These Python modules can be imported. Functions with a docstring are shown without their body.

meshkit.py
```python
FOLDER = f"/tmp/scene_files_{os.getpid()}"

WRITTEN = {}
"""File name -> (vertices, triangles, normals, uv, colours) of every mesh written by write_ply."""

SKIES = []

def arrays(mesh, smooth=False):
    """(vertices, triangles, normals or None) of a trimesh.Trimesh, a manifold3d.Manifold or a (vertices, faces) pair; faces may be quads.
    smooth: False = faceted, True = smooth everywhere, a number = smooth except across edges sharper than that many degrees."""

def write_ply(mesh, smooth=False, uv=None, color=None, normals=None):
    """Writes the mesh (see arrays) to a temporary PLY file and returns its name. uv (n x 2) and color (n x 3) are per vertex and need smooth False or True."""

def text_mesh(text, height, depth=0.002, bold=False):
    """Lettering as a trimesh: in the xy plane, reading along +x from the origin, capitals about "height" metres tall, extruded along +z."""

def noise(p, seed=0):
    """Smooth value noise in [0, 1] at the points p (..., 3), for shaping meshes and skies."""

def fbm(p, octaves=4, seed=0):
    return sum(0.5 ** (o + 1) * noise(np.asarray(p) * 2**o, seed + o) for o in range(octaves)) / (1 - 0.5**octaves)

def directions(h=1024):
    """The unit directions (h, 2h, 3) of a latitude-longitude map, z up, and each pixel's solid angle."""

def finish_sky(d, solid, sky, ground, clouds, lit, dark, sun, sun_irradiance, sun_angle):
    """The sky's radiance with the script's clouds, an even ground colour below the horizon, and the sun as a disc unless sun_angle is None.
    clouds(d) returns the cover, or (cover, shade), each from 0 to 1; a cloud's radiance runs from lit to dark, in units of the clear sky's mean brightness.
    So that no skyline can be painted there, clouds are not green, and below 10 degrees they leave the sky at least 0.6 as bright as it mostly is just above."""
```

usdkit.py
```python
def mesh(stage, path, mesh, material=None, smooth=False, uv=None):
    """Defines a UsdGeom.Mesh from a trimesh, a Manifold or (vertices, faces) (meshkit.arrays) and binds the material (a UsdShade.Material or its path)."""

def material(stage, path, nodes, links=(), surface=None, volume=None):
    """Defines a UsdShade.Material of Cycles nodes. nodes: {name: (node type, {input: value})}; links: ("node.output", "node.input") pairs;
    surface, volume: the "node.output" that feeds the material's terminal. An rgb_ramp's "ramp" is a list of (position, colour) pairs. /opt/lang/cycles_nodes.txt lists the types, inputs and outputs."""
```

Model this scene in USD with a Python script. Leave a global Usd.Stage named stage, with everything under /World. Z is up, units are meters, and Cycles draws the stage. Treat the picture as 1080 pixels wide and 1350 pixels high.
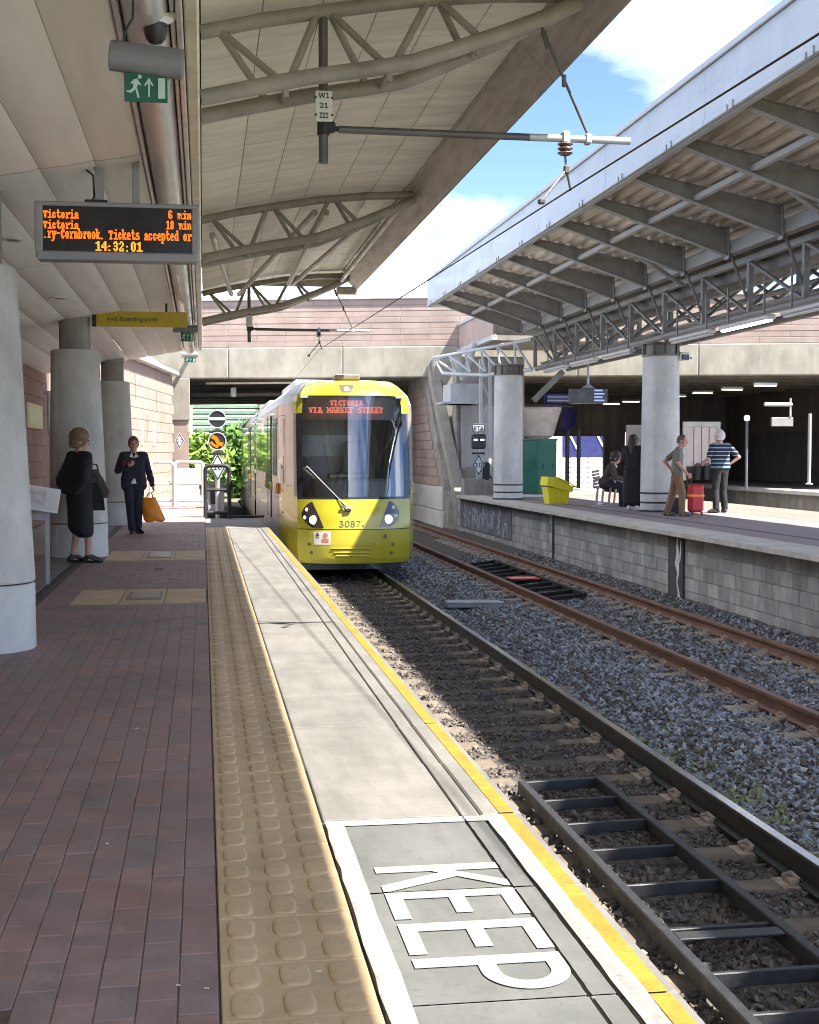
import math, random
import numpy as np, trimesh, usdkit, meshkit
import manifold3d as m3
from shapely.geometry import Polygon, box as sbox
from shapely.ops import unary_union
from shapely import affinity
from pxr import Usd, UsdGeom, UsdLux, UsdShade, Sdf, Gf, Vt

stage = Usd.Stage.CreateInMemory()
UsdGeom.SetStageUpAxis(stage, UsdGeom.Tokens.z)
UsdGeom.SetStageMetersPerUnit(stage, 1.0)
world = UsdGeom.Xform.Define(stage, '/World')
stage.SetDefaultPrim(world.GetPrim())
UsdGeom.Scope.Define(stage, '/World/Looks')
rng = np.random.default_rng(7)
random.seed(7)

# ------------------------------------------------------------------ camera, sky, sun, exposure
EXPOSURE = 3.35
EYE = 1.42                                   # metres above the platform
TH = math.atan(78 / 1800)
PS = math.atan(272 / 1800 * math.cos(TH))
FW = np.array([math.sin(PS) * math.cos(TH), math.cos(PS) * math.cos(TH), -math.sin(TH)])
RT = np.array([math.cos(PS), -math.sin(PS), 0.0])
UP = np.cross(RT, FW)
cam = UsdGeom.Camera.Define(stage, '/World/camera')
cam.CreateFocalLengthAttr(60.0)
cam.CreateHorizontalApertureAttr(36.0)
cam.CreateVerticalApertureAttr(45.0)
cam.CreateClippingRangeAttr(Gf.Vec2f(0.05, 2000))
cam.CreateExposureAttr(EXPOSURE)
M = np.eye(4)
M[0, :3], M[1, :3], M[2, :3], M[3, :3] = RT, UP, -FW, (0, 0, EYE)
cam.AddTransformOp().Set(Gf.Matrix4d(*M.ravel().tolist()))

SUN_EL, SUN_REL = math.radians(55), math.radians(52.2)   # sun to the right of and behind the camera
SUN = np.array([math.sin(SUN_REL) * math.cos(SUN_EL), -math.cos(SUN_REL) * math.cos(SUN_EL), math.sin(SUN_EL)])
sun = UsdLux.DistantLight.Define(stage, '/World/sun')
sun.CreateIntensityAttr(0.5)
sun.CreateAngleAttr(0.6)
sun.CreateNormalizeAttr(True)
sun.CreateColorAttr(Gf.Vec3f(1.0, 0.95, 0.86))
zz = SUN
xx = np.cross([0, 0, 1.0], zz); xx /= np.linalg.norm(xx)
yy = np.cross(zz, xx)
S = np.eye(4); S[0, :3], S[1, :3], S[2, :3] = xx, yy, zz
sun.AddTransformOp().Set(Gf.Matrix4d(*S.ravel().tolist()))
sky = UsdLux.DomeLight.Define(stage, '/World/sky')
sky.GetPrim().SetCustomDataByKey('kind', 'structure')
skym = usdkit.material(stage, '/World/Looks/sky_air', {
    'sky': ('sky_texture', {'sky_type': 'single_scattering', 'sun_disc': False, 'sun_elevation': SUN_EL,
                            'sun_rotation': math.atan2(SUN[0], SUN[1]), 'air_density': 0.37, 'aerosol_density': 0.1, 'ozone_density': 2.2}),
    'co': ('texture_coordinate', {}),
    'mp': ('mapping', {'scale': (2.2, 2.2, 4.6), 'location': (3.3, 0.2, 2.9)}),
    'no': ('noise_texture', {'scale': 1.25, 'detail': 8, 'roughness': 0.55, 'distortion': 0.25}),
    'rp': ('rgb_ramp', {'ramp': [(0.0, (0, 0, 0)), (0.45, (0, 0, 0)), (0.66, (.95, .95, .95)), (1, (1, 1, 1))]}),
    'mx': ('mix_color', {'b': (7.2, 7.35, 7.7), 'use_clamp': False}),
    'bg': ('background_shader', {'strength': 0.05})},
    [('co.generated', 'mp.vector'), ('mp.vector', 'no.vector'), ('no.fac', 'rp.fac'), ('rp.color', 'mx.fac'),
     ('sky.color', 'mx.a'), ('mx.result', 'bg.color')], surface='bg.background')
UsdShade.MaterialBindingAPI.Apply(sky.GetPrim()).Bind(skym)

# ------------------------------------------------------------------ helpers
def at(px, py, X=None, Y=None, Z=None, zc=None):
    """Point of the place on the sight line through a pixel of the 1080 x 1350 photograph, at a known distance, height or offset."""
    d = FW + (px - 540) / 1800 * RT - (py - 675) / 1800 * UP
    t = zc if zc is not None else X / d[0] if X is not None else Y / d[1] if Y is not None else (Z - EYE) / d[2]
    return np.array([0, 0, EYE]) + d * t

_n = {}
def numbered(parent, name):
    k = (parent, name)
    _n[k] = _n.get(k, -1) + 1
    return f'{parent}/{name}' if _n[k] == 0 else f'{parent}/{name}_{_n[k]:03d}'

MATS = {}
def pm(name, c, c2=None, r=.6, sc=3., det=5, bump=0., bs=40., metal=0., coat=0., spec=.5, tint=None, stretch=(1, 1, 1), grime=0., gs=(1.5, 1.5, .3), rv=.12, lo=.35, hi=.68, wv=None, sub=0., emit=None, nb=4, bd=.01, speck=0., ss=55., st=.36):
    if name in MATS: return MATS[name]
    c2 = c2 or tuple(x * .8 for x in c)
    N = {'g': ('geometry', {}), 'm': ('mapping', {'scale': stretch}), 'n': ('noise_texture', {'scale': sc, 'detail': det, 'roughness': .62}),
         'r': ('rgb_ramp', {'ramp': [(lo, c2), (hi, c)]}), 'p': ('principled_bsdf', {'roughness': r, 'metallic': metal, 'coat_weight': coat, 'specular_ior_level': spec})}
    L = [('g.position', 'm.vector'), ('m.vector', 'n.vector'), ('n.fac', 'r.fac')]
    col = 'r.color'
    if rv:
        N['rr'] = ('map_range', {'from_min': .3, 'from_max': .7, 'to_min': max(.02, r - rv), 'to_max': min(1, r + rv)})
        L += [('n.fac', 'rr.value'), ('rr.result', 'p.roughness')]
    if tint:
        N['a'] = ('attribute', {'attribute': 'tint'}); N['t'] = ('rgb_ramp', {'ramp': tint})
        N['x'] = ('mix_color', {'blend_type': 'multiply', 'fac': 1.})
        L += [('a.fac', 't.fac'), (col, 'x.a'), ('t.color', 'x.b')]; col = 'x.result'
    if wv:   # stripes: (direction, scale, low, high, colour)
        N['w'] = ('wave_texture', {'bands_direction': wv[0], 'scale': wv[1], 'distortion': wv[5] if len(wv) > 5 else .4, 'detail': 1})
        N['wr'] = ('rgb_ramp', {'ramp': [(wv[2], (0, 0, 0)), (wv[3], (1, 1, 1))]})
        N['wx'] = ('mix_color', {'b': wv[4]})
        L += [('g.position', 'w.vector'), ('w.fac', 'wr.fac'), ('wr.color', 'wx.fac'), (col, 'wx.a')]; col = 'wx.result'
    if grime:
        N['gm'] = ('mapping', {'scale': gs}); N['gn'] = ('noise_texture', {'scale': 2., 'detail': 6, 'roughness': .65})
        N['gr'] = ('rgb_ramp', {'ramp': [(.33, (1 - grime,) * 3), (.6, (1, 1, 1))]})
        N['gx'] = ('mix_color', {'blend_type': 'multiply', 'fac': 1.})
        L += [('g.position', 'gm.vector'), ('gm.vector', 'gn.vector'), ('gn.fac', 'gr.fac'), (col, 'gx.a'), ('gr.color', 'gx.b')]; col = 'gx.result'
    if speck:   # small dark spots and worn patches
        N['sn'] = ('noise_texture', {'scale': ss, 'detail': 5, 'roughness': .7}); N['sr'] = ('rgb_ramp', {'ramp': [(st - .05, (1 - speck,) * 3), (st + .05, (1, 1, 1))]})
        N['sx'] = ('mix_color', {'blend_type': 'multiply', 'fac': 1.})
        L += [('g.position', 'sn.vector'), ('sn.fac', 'sr.fac'), (col, 'sx.a'), ('sr.color', 'sx.b')]; col = 'sx.result'
    if bump:
        N['bn'] = ('noise_texture', {'scale': bs, 'detail': nb, 'roughness': .6}); N['b'] = ('bump', {'strength': bump, 'distance': bd})
        L += [('m.vector', 'bn.vector'), ('bn.fac', 'b.height'), ('b.normal', 'p.normal')]
    L.append((col, 'p.base_color'))
    MATS[name] = usdkit.material(stage, f'/World/Looks/{name}', N, L, surface='p.BSDF')
    return MATS[name]

def emitm(name, c, s):
    if name not in MATS:
        MATS[name] = usdkit.material(stage, f'/World/Looks/{name}', {'e': ('emission', {'color': c, 'strength': s * .28})}, [], surface='e.emission')
    return MATS[name]

def glassm(name, tintc=(.5, .55, .58), r=.02, ior=1.5):
    if name not in MATS:
        MATS[name] = usdkit.material(stage, f'/World/Looks/{name}', {'t': ('transparent_bsdf', {'color': tintc}), 'g': ('glossy_bsdf', {'color': (.95, .97, 1), 'roughness': r}),
            'f': ('fresnel', {'IOR': ior}), 'm': ('mix_closure', {})}, [('f.fac', 'm.fac'), ('t.BSDF', 'm.closure1'), ('g.BSDF', 'm.closure2')], surface='m.closure')
    return MATS[name]

# chamfered box topology, once
_s = np.array([[x, y, z] for x in (-1, 1) for y in (-1, 1) for z in (-1, 1)], float)
_cv = np.array([[c[j] * (1 if j == k else .8) for j in range(3)] for c in _s for k in range(3)])
_hull = trimesh.convex.convex_hull(_cv)
_map = np.array([np.argmin(((_cv - v) ** 2).sum(1)) for v in _hull.vertices])
_cf = _map[_hull.faces]
_BV = np.array([[x, y, z] for x in (-1, 1) for y in (-1, 1) for z in (-1, 1)], float)
_BF = np.array([[0, 1, 3], [0, 3, 2], [4, 6, 7], [4, 7, 5], [0, 4, 5], [0, 5, 1], [2, 3, 7], [2, 7, 6], [0, 2, 6], [0, 6, 4], [1, 5, 7], [1, 7, 3]])

def frame(d, up=(0, 0, 1)):
    d = np.asarray(d, float); d = d / np.linalg.norm(d)
    u = np.asarray(up, float)
    if abs(d @ u) > .98: u = np.array([0, 1., 0]) if abs(d[1]) < .9 else np.array([1., 0, 0])
    s = np.cross(d, u); s /= np.linalg.norm(s)
    return s, np.cross(s, d), d

class MB:
    def __init__(s): s.v, s.f, s.n, s.t = [], [], 0, []
    def add(s, v, f, t=0.):
        v = np.asarray(v, float)
        s.v.append(v); s.f.append(np.asarray(f, int) + s.n); s.n += len(v); s.t.append(np.full(len(v), t)); return s
    def tm(s, m, T=None, t=0.):
        v = np.array(m.vertices)
        if T is not None: v = v @ np.asarray(T)[:3, :3].T + np.asarray(T)[:3, 3]
        return s.add(v, m.faces, t)
    def box(s, c, h, bev=0., R=None, t=0.):
        """c centre, h full sizes"""
        h = np.asarray(h, float) / 2
        if bev:
            b = min(bev, h.min() * .49)
            v = np.array([[x[j] * (h[j] if j == k else h[j] - b) for j in range(3)] for x in _s for k in range(3)]); f = _cf
        else: v, f = _BV * h, _BF
        if R is not None: v = v @ np.asarray(R).T
        return s.add(v + c, f, t)
    def b2(s, lo, hi, bev=0., t=0.):
        lo, hi = np.asarray(lo, float), np.asarray(hi, float)
        return s.box((lo + hi) / 2, hi - lo, bev, t=t)
    def bar(s, p, q, w, h, up=(0, 0, 1), bev=0.):
        p, q = np.asarray(p, float), np.asarray(q, float)
        a, b, d = frame(q - p, up)
        return s.box((p + q) / 2, (w, h, np.linalg.norm(q - p)), bev, R=np.stack([a, b, d], 1))
    def tube(s, pts, r, n=10, cap=True):
        pts = [np.asarray(p, float) for p in pts]
        rs = r if np.ndim(r) else [r] * len(pts)
        rings = []
        a, b, _ = frame(pts[1] - pts[0])
        for i, p in enumerate(pts):
            d = pts[min(i + 1, len(pts) - 1)] - pts[max(i - 1, 0)]; d = d / np.linalg.norm(d)
            a = a - d * (a @ d); a /= np.linalg.norm(a); b = np.cross(d, a)
            th = np.linspace(0, 2 * np.pi, n, endpoint=False)
            rings.append(p + rs[i] * (np.cos(th)[:, None] * a + np.sin(th)[:, None] * b))
        return s.loft(rings, cap)
    def loft(s, rings, cap=True, closed=True):
        n, k = len(rings[0]), len(rings)
        f = []
        for i in range(k - 1):
            for j in range(n if closed else n - 1):
                a, b = i * n + j, i * n + (j + 1) % n
                f += [[a, b, b + n], [a, b + n, a + n]]
        v = np.vstack(rings)
        if cap:
            v = np.vstack([v, np.mean(rings[0], 0), np.mean(rings[-1], 0)])
            for j in range(n):
                f += [[(j + 1) % n, j, n * k], [(k - 1) * n + j, (k - 1) * n + (j + 1) % n, n * k + 1]]
        return s.add(v, f)
    def lathe(s, prof, c, n=32, a0=0, a1=2 * np.pi):
        full = abs(a1 - a0 - 2 * np.pi) < 1e-6
        th = np.linspace(a0, a1, n, endpoint=not full)
        rings = [np.stack([c[0] + r * np.cos(th), c[1] + r * np.sin(th), np.full(n, c[2] + z)], 1) for r, z in prof]
        return s.loft(rings, cap=full, closed=full)
    def prism(s, poly, h, R=None, o=(0, 0, 0)):
        """shapely polygon in xy extruded along z by h, then turned by R and moved to o"""
        for g in getattr(poly, 'geoms', [poly]):
            m = trimesh.creation.extrude_polygon(g, h, engine='earcut')
            v = np.array(m.vertices)
            if R is not None: v = v @ np.asarray(R).T
            s.add(v + np.asarray(o), m.faces)
        return s
    def quad(s, a, b, c, d): return s.add([a, b, c, d], [[0, 1, 2], [0, 2, 3]])
    def get(s): return np.vstack(s.v), np.vstack(s.f)

RX90 = np.array([[1, 0, 0], [0, 0, -1], [0, 1, 0.]])      # xy drawing -> stands up in xz, depth towards -y
def rotz(a): return np.array([[math.cos(a), -math.sin(a), 0], [math.sin(a), math.cos(a), 0], [0, 0, 1.]])

def setd(p, **k):
    for a, b in k.items():
        if b: p.SetCustomDataByKey(a, b)

class Thing:
    def __init__(s, name, label=None, cat=None, loc=(0, 0, 0), rz=0., group=None, kind=None):
        s.path = numbered('/World', name)
        s.loc = np.asarray(loc, float); s.rz = rz
        x = UsdGeom.Xform.Define(stage, s.path)
        x.AddTranslateOp().Set(Gf.Vec3d(*map(float, s.loc)))
        if rz: x.AddRotateZOp().Set(math.degrees(rz))
        s.prim = x.GetPrim()
        setd(s.prim, label=label, category=cat, group=group, kind=kind)
    def put(s, name, mesh, mat, parent=None, smooth=False, world=True, label=None, kind=None):
        v_t = None
        if isinstance(mesh, MB):
            v_t = np.concatenate(mesh.t); mesh = mesh.get()
        elif hasattr(mesh, 'to_mesh'):
            q = mesh.to_mesh(); mesh = (np.array(q.vert_properties[:, :3], float), np.array(q.tri_verts))
        elif hasattr(mesh, 'vertices'): mesh = (np.array(mesh.vertices), np.array(mesh.faces))
        v, f = mesh
        v = np.asarray(v, float)
        if world: v = (v - s.loc) @ rotz(s.rz)
        path = numbered(parent or s.path, name)
        m = usdkit.mesh(stage, path, (v, f), mat, smooth=smooth)
        if v_t is not None and v_t.any() and not smooth:
            UsdGeom.PrimvarsAPI(m).CreatePrimvar('tint', Sdf.ValueTypeNames.FloatArray, 'vertex').Set(Vt.FloatArray.FromNumpy(v_t.astype(np.float32)))
        setd(m.GetPrim(), label=label, kind=kind)
        return path

def copy_of(src, name, loc, rz=0., label=None, cat=None, group=None):
    path = numbered('/World', name)
    x = UsdGeom.Xform.Define(stage, path)
    x.AddTranslateOp().Set(Gf.Vec3d(*map(float, loc)))
    x.AddRotateZOp().Set(math.degrees(rz))
    x.GetPrim().GetReferences().AddInternalReference(src.path)
    x.GetPrim().SetInstanceable(True)
    setd(x.GetPrim(), label=label, category=cat, group=group)
    return x.GetPrim()

def led_text(text, x0, z0, w, h, y, dot=.8, bold=False):
    """LED letters: one small square per lit dot; lower left corner x0, z0, box w x h, in the plane y"""
    from PIL import Image, ImageDraw, ImageFont
    f = ImageFont.load_default_imagefont() if hasattr(ImageFont, 'load_default_imagefont') else ImageFont.load_default()
    L, T, R_, B = f.getbbox(text)
    im = Image.new('L', (R_ + 2, B + 2)); ImageDraw.Draw(im).text((0, 0), text, 255, font=f)
    a = np.asarray(im) > 100
    ys, xs = np.nonzero(a)
    a = a[ys.min():ys.max() + 1, xs.min():xs.max() + 1]
    hh, ww = a.shape
    dx, dz = w / ww, h / hh
    b = MB()
    for j, i in zip(*np.nonzero(a)):
        cx, cz = x0 + (i + .5) * dx, z0 + (hh - j - .5) * dz
        b.quad((cx - dx * dot / 2, y, cz - dz * dot / 2), (cx + dx * dot / 2, y, cz - dz * dot / 2), (cx + dx * dot / 2, y, cz + dz * dot / 2), (cx - dx * dot / 2, y, cz + dz * dot / 2))
    return b

def sign_text(text, h, c, facing='-y', depth=.003, bold=True):
    """upright lettering centred on c, facing the camera side"""
    m = meshkit.text_mesh(text, h, depth, bold)
    v = np.array(m.vertices); v[:, :2] -= (v[:, :2].max(0) + v[:, :2].min(0)) / 2
    return v @ RX90.T + np.asarray(c), np.array(m.faces)

# ------------------------------------------------------------------ materials
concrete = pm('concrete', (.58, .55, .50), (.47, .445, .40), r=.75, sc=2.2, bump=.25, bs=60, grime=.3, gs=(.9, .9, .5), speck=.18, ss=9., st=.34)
conc_base = pm('concrete_light', (.62, .61, .58), (.53, .52, .49), r=.7, sc=3, bump=.2, bs=70, grime=.22, gs=(.9, .9, .5), speck=.2, ss=12., st=.34)
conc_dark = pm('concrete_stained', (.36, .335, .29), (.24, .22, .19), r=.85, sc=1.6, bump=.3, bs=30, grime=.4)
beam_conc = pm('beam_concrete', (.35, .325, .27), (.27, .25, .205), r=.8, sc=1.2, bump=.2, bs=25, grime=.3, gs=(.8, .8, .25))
steel = pm('painted_steel', (.25, .235, .21), (.19, .178, .16), r=.42, sc=5, bump=.08, bs=50, grime=.2)
steel_d = pm('truss_steel', (.18, .165, .145), (.125, .115, .10), r=.45, sc=5, grime=.25)
steel_l = pm('galvanised_steel', (.50, .52, .53), (.38, .40, .41), r=.45, metal=.25, sc=6, grime=.2)
alu = pm('brushed_aluminium', (.70, .68, .65), (.63, .61, .58), r=.36, metal=.4, sc=3, stretch=(3, .5, 3), grime=.06)
black = pm('black_plastic', (.025, .025, .026), r=.45)
blacksteel = pm('black_steel', (.02, .02, .022), (.012, .012, .0135), r=.55, sc=12, bump=.2, bs=80)
white = pm('white_enamel', (.78, .77, .75), (.66, .65, .62), r=.4, sc=3, grime=.12)
# ------------------------------------------------------------------ ground, ballast, tracks
RAIL = -0.86                      # rail head, platform = 0
T1, T2 = 2.62, 6.07               # track centre lines
YEND = 26.2                       # end of the raised platform edge
def bed_z(x, y):
    z = np.full_like(np.asarray(x, float), -1.045)
    z = z + .075 * np.clip(1 - np.abs(x - 4.35) / .75, 0, 1) + .10 * np.clip((x - 6.95) / .7, 0, 1)
    z = z + .05 * np.clip((1.75 - x) / .4, 0, 1)
    p = np.stack([x * 2.2, y * 2.2, np.zeros_like(z)], -1)
    return z + .05 * (meshkit.fbm(p, 3, 5) - .5)
tb = Thing('track_bed', kind='structure')
gx, gy = np.meshgrid(np.arange(1.15, 7.81, .09), np.concatenate([np.arange(2, 22, .11), np.arange(22, 62, .4)]), indexing='ij')
gv = np.stack([gx, gy, bed_z(gx, gy)], -1)
ni, nj = gx.shape
gid = np.arange(ni * nj).reshape(ni, nj)
gf = np.stack([gid[:-1, :-1], gid[1:, :-1], gid[1:, 1:], gid[:-1, 1:]], -1).reshape(-1, 4)
bedm = pm('ballast_bed', (.12, .105, .09), (.05, .043, .038), r=.95, sc=22, det=3, bump=1., bs=30, bd=.03)
tb.put('ballast_surface', (gv.reshape(-1, 3), gf), bedm, smooth=True)
gnd = Thing('ground', kind='structure')
earth = pm('far_ground', (.16, .17, .09), (.10, .10, .07), r=.95, sc=.5)
gnd.put('far_ground', MB().quad((-400, -200, -1.3), (400, -200, -1.3), (400, 900, -1.3), (-400, 900, -1.3)), earth)

stone_b = pm('stone_brown', (.135, .108, .088), (.062, .048, .04), r=.85, sc=14, det=2, rv=.08)
stone_g = pm('stone_grey', (.29, .31, .335), (.13, .145, .165), r=.75, sc=14, det=2, rv=.1)
stone_p = pm('stone_pale', (.19, .165, .14), (.105, .09, .077), r=.85, sc=14, det=2)
stone_l = pm('stone_light', (.42, .44, .46), (.26, .28, .30), r=.75, sc=14, det=2)
stone_d = pm('stone_dark', (.12, .105, .10), (.05, .045, .045), r=.85, sc=14, det=2)
stone_m = pm('stone_mossy', (.20, .235, .10), (.13, .15, .075), r=.9, sc=14, det=2)
def stone(seed, sx, sy, sz):
    g = np.random.default_rng(seed)
    m = trimesh.convex.convex_hull(g.normal(size=(13, 3)) / 1.0)
    v = np.array(m.vertices); v = v / np.abs(v).max(0)
    return v * [sx, sy, sz], np.array(m.faces)
def scatter(name, label, mats, cnt, xr, yr, size, seed, keep=None, lift=.006, dens=None):
    g = np.random.default_rng(seed)
    x, y = g.uniform(*xr, cnt), g.uniform(*yr, cnt)
    if dens is not None:
        ok = dens(x, y) > g.random(cnt); x, y = x[ok], y[ok]
    if keep is not None:
        ok = keep(x, y); x, y = x[ok], y[ok]
    n = len(x)
    path = numbered('/World', name)
    pi = UsdGeom.PointInstancer.Define(stage, path)
    protos = []
    for i, mt in enumerate(mats):
        for j in range(3):
            q = g.uniform(.7, 1.15, 3) * size * [1.15, .85, .62] * (1.35 if j == 2 else .9)
            mm = usdkit.mesh(stage, f'{path}/stone_{i}{j}', stone(seed * 31 + i * 7 + j, *q), mt)
            protos.append(mm.GetPath())
    pi.CreatePrototypesRel().SetTargets(protos)
    pi.CreateProtoIndicesAttr(Vt.IntArray.FromNumpy(g.integers(0, len(protos), n).astype(np.int32)))
    z = bed_z(x, y) + lift + g.normal(0, .008, n)
    pi.CreatePositionsAttr(Vt.Vec3fArray.FromNumpy(np.stack([x, y, z], 1).astype(np.float32)))
    q = g.normal(size=(n, 4)) * [1, .35, .35, 1]; q /= np.linalg.norm(q, axis=1, keepdims=True)
    pi.CreateOrientationsAttr(Vt.QuathArray([Gf.Quath(float(a[0]), float(a[1]), float(a[2]), float(a[3])) for a in q]))
    s = g.uniform(.65, 1.3, n) ** 1.2
    pi.CreateScalesAttr(Vt.Vec3fArray.FromNumpy(np.repeat(s[:, None], 3, 1).astype(np.float32)))
    setd(pi.GetPrim(), label=label, category='ballast', kind='stuff')
def on_sleeper(x, y):
    t = np.abs(((y - 4.0) / .65 + .5) % 1 - .5) * .65 < .11
    return t & ((np.abs(x - T1) < 1.22) | (np.abs(x - T2) < 1.22))
near = lambda x, y: np.clip(1.25 - (y - 4) / 24, .25, 1)
scatter('brown_ballast', 'rust brown ballast stones between the rails beside the platform', [stone_b, stone_b, stone_p, stone_d], 40000, (1.25, 3.3), (4.2, 27), .0245, 3, keep=lambda x, y: ~on_sleeper(x, y), dens=near)
scatter('grey_ballast', 'blue grey crushed stone ballast between and around the far track', [stone_g, stone_g, stone_g, stone_l, stone_d, stone_b], 82000, (3.42, 7.62), (5.4, 32), .025, 4, keep=lambda x, y: ~(on_sleeper(x, y) & ((np.arange(len(x)) % 3) > 0)), dens=near)

scatter('mossy_ballast', 'greenish mossy ballast stones along the outer side of the near rail', [stone_m, stone_g], 2600, (3.44, 4.15), (6.2, 12.5), .027, 9, dens=lambda x, y: np.clip(1 - (x - 3.44) / .7, 0, 1) * np.clip(1.2 - np.abs(y - 8.6) / 3.2, 0, 1), lift=.016)
rust = pm('rusty_rail', (.24, .125, .08), (.12, .062, .042), r=.62, sc=9, stretch=(1, .3, 1), bump=.1)
darkrail = pm('dark_rail', (.022, .019, .018), (.012, .011, .011), r=.55, sc=9, stretch=(1, .3, 1))
shiny = pm('polished_rail_head', (.62, .63, .66), (.5, .5, .53), r=.18, metal=1., sc=5, stretch=(20, .3, 1), rv=.06)
sleeperm = pm('concrete_sleeper', (.20, .16, .115), (.12, .095, .07), r=.85, sc=6, bump=.3, bs=60, grime=.35)
sleeperm2 = pm('buff_sleeper', (.36, .32, .25), (.24, .21, .165), r=.85, sc=6, bump=.3, bs=60, grime=.35)
clipm = pm('rail_clip_steel', (.36, .30, .24), (.20, .14, .10), r=.6, sc=20)
rail_prof = [(-.07, 0), (.07, 0), (.07, .012), (.014, .032), (.010, .105), (.034, .12), (.036, .152), (.028, .159), (-.028, .159), (-.036, .152), (-.034, .12), (-.010, .105), (-.014, .032), (-.07, .012)]
def track(name, cx, label, mat, top, sl, y0, y1, dx=0):
    t = Thing(name, label, 'railway track', (cx, y0, RAIL - .159))
    for s in (-1, 1):
        b = MB()
        rings = [np.array([(cx + s * .7525 + p[0], y, RAIL - .159 + p[1]) for p in rail_prof]) for y in (y0, y1)]
        b.loft(rings)
        r = t.put('rail', b, mat)
        if top is not None:
            t.put('running_surface', MB().b2((cx + s * .7525 - .031, y0, RAIL + .0005), (cx + s * .7525 + .031, y1, RAIL + .003)), top, parent=r)
    k, y = 0, 4.0 - .65 * 3
    clips = MB()
    while y < y1:
        if k < 56:
            b = MB()
            jx = rng.normal(0, .012)
            for s in (-1, 1):
                b.box((cx + s * .78 + jx, y, RAIL - .255), (.9, .24, .18), .025)
            b.box((cx + jx, y, RAIL - .285), (.72, .22, .16), .02)
            t.put('sleeper', b, sl)
        for s in (-1, 1):
            for d in (-1, 1):
                xx_ = cx + s * .7525 + d * .085
                clips.box((xx_, y, RAIL - .148), (.06, .13, .05), .012)
                clips.tube([(xx_ - d * .03, y - .05, RAIL - .13), (xx_, y, RAIL - .10), (xx_ + d * .03, y + .05, RAIL - .13)], .011, 5)
                clips.box((cx + s * .7525 + d * .10, y, RAIL - .166), (.14, .2, .02), .004)
        y += .65; k += 1
    t.put('rail_clips', clips, clipm, kind='stuff')
    return t
track('railway_track', T1, 'near track with dark shiny topped rails running beside the tactile platform edge', darkrail, shiny, sleeperm, 2.0, 70)
track('railway_track', T2, 'far track with rusty brown rails below the concrete block platform wall', rust, None, sleeperm2, 2.0, 70)
# ------------------------------------------------------------------ left platform
paver_t = [(0, (1.12, .96, .91)), (.2, (1.0, .95, .93)), (.4, (.88, .92, .94)), (.55, (1.04, .92, .90)), (.7, (.96, .97, 1.0)), (.85, (1.16, .94, .87)), (1, (.82, .84, .88))]
paverm = pm('clay_paver', (.33, .245, .222), (.235, .178, .165), r=.66, sc=7, det=8, bump=.12, bs=120, tint=paver_t, grime=.22, gs=(.5, .5, .5), speck=.3, ss=70., st=.37)
jointm = pm('paver_joint_sand', (.13, .105, .085), (.075, .06, .05), r=.95, sc=30)
buff = pm('buff_tactile', (.60, .445, .26), (.52, .38, .22), r=.68, sc=2.5, bump=.1, bs=140, grime=.24, gs=(1.3, 1.3, .7), speck=.25, ss=40., st=.37)
slabm = pm('coping_slab', (.16, .154, .143), (.128, .123, .114), r=.8, sc=2.3, det=9, bump=.12, bs=130, grime=.25, gs=(3, .5, 1), speck=.3, ss=38., st=.37, tint=[(0, (.90, .90, .90)), (1, (1.07, 1.06, 1.04))])
greypaint = pm('grey_platform_paint', (.112, .114, .11), (.09, .092, .088), r=.65, sc=3, det=9, bump=.08, bs=130, grime=.22, gs=(3, .6, 1), speck=.28, ss=45., st=.37)
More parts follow.
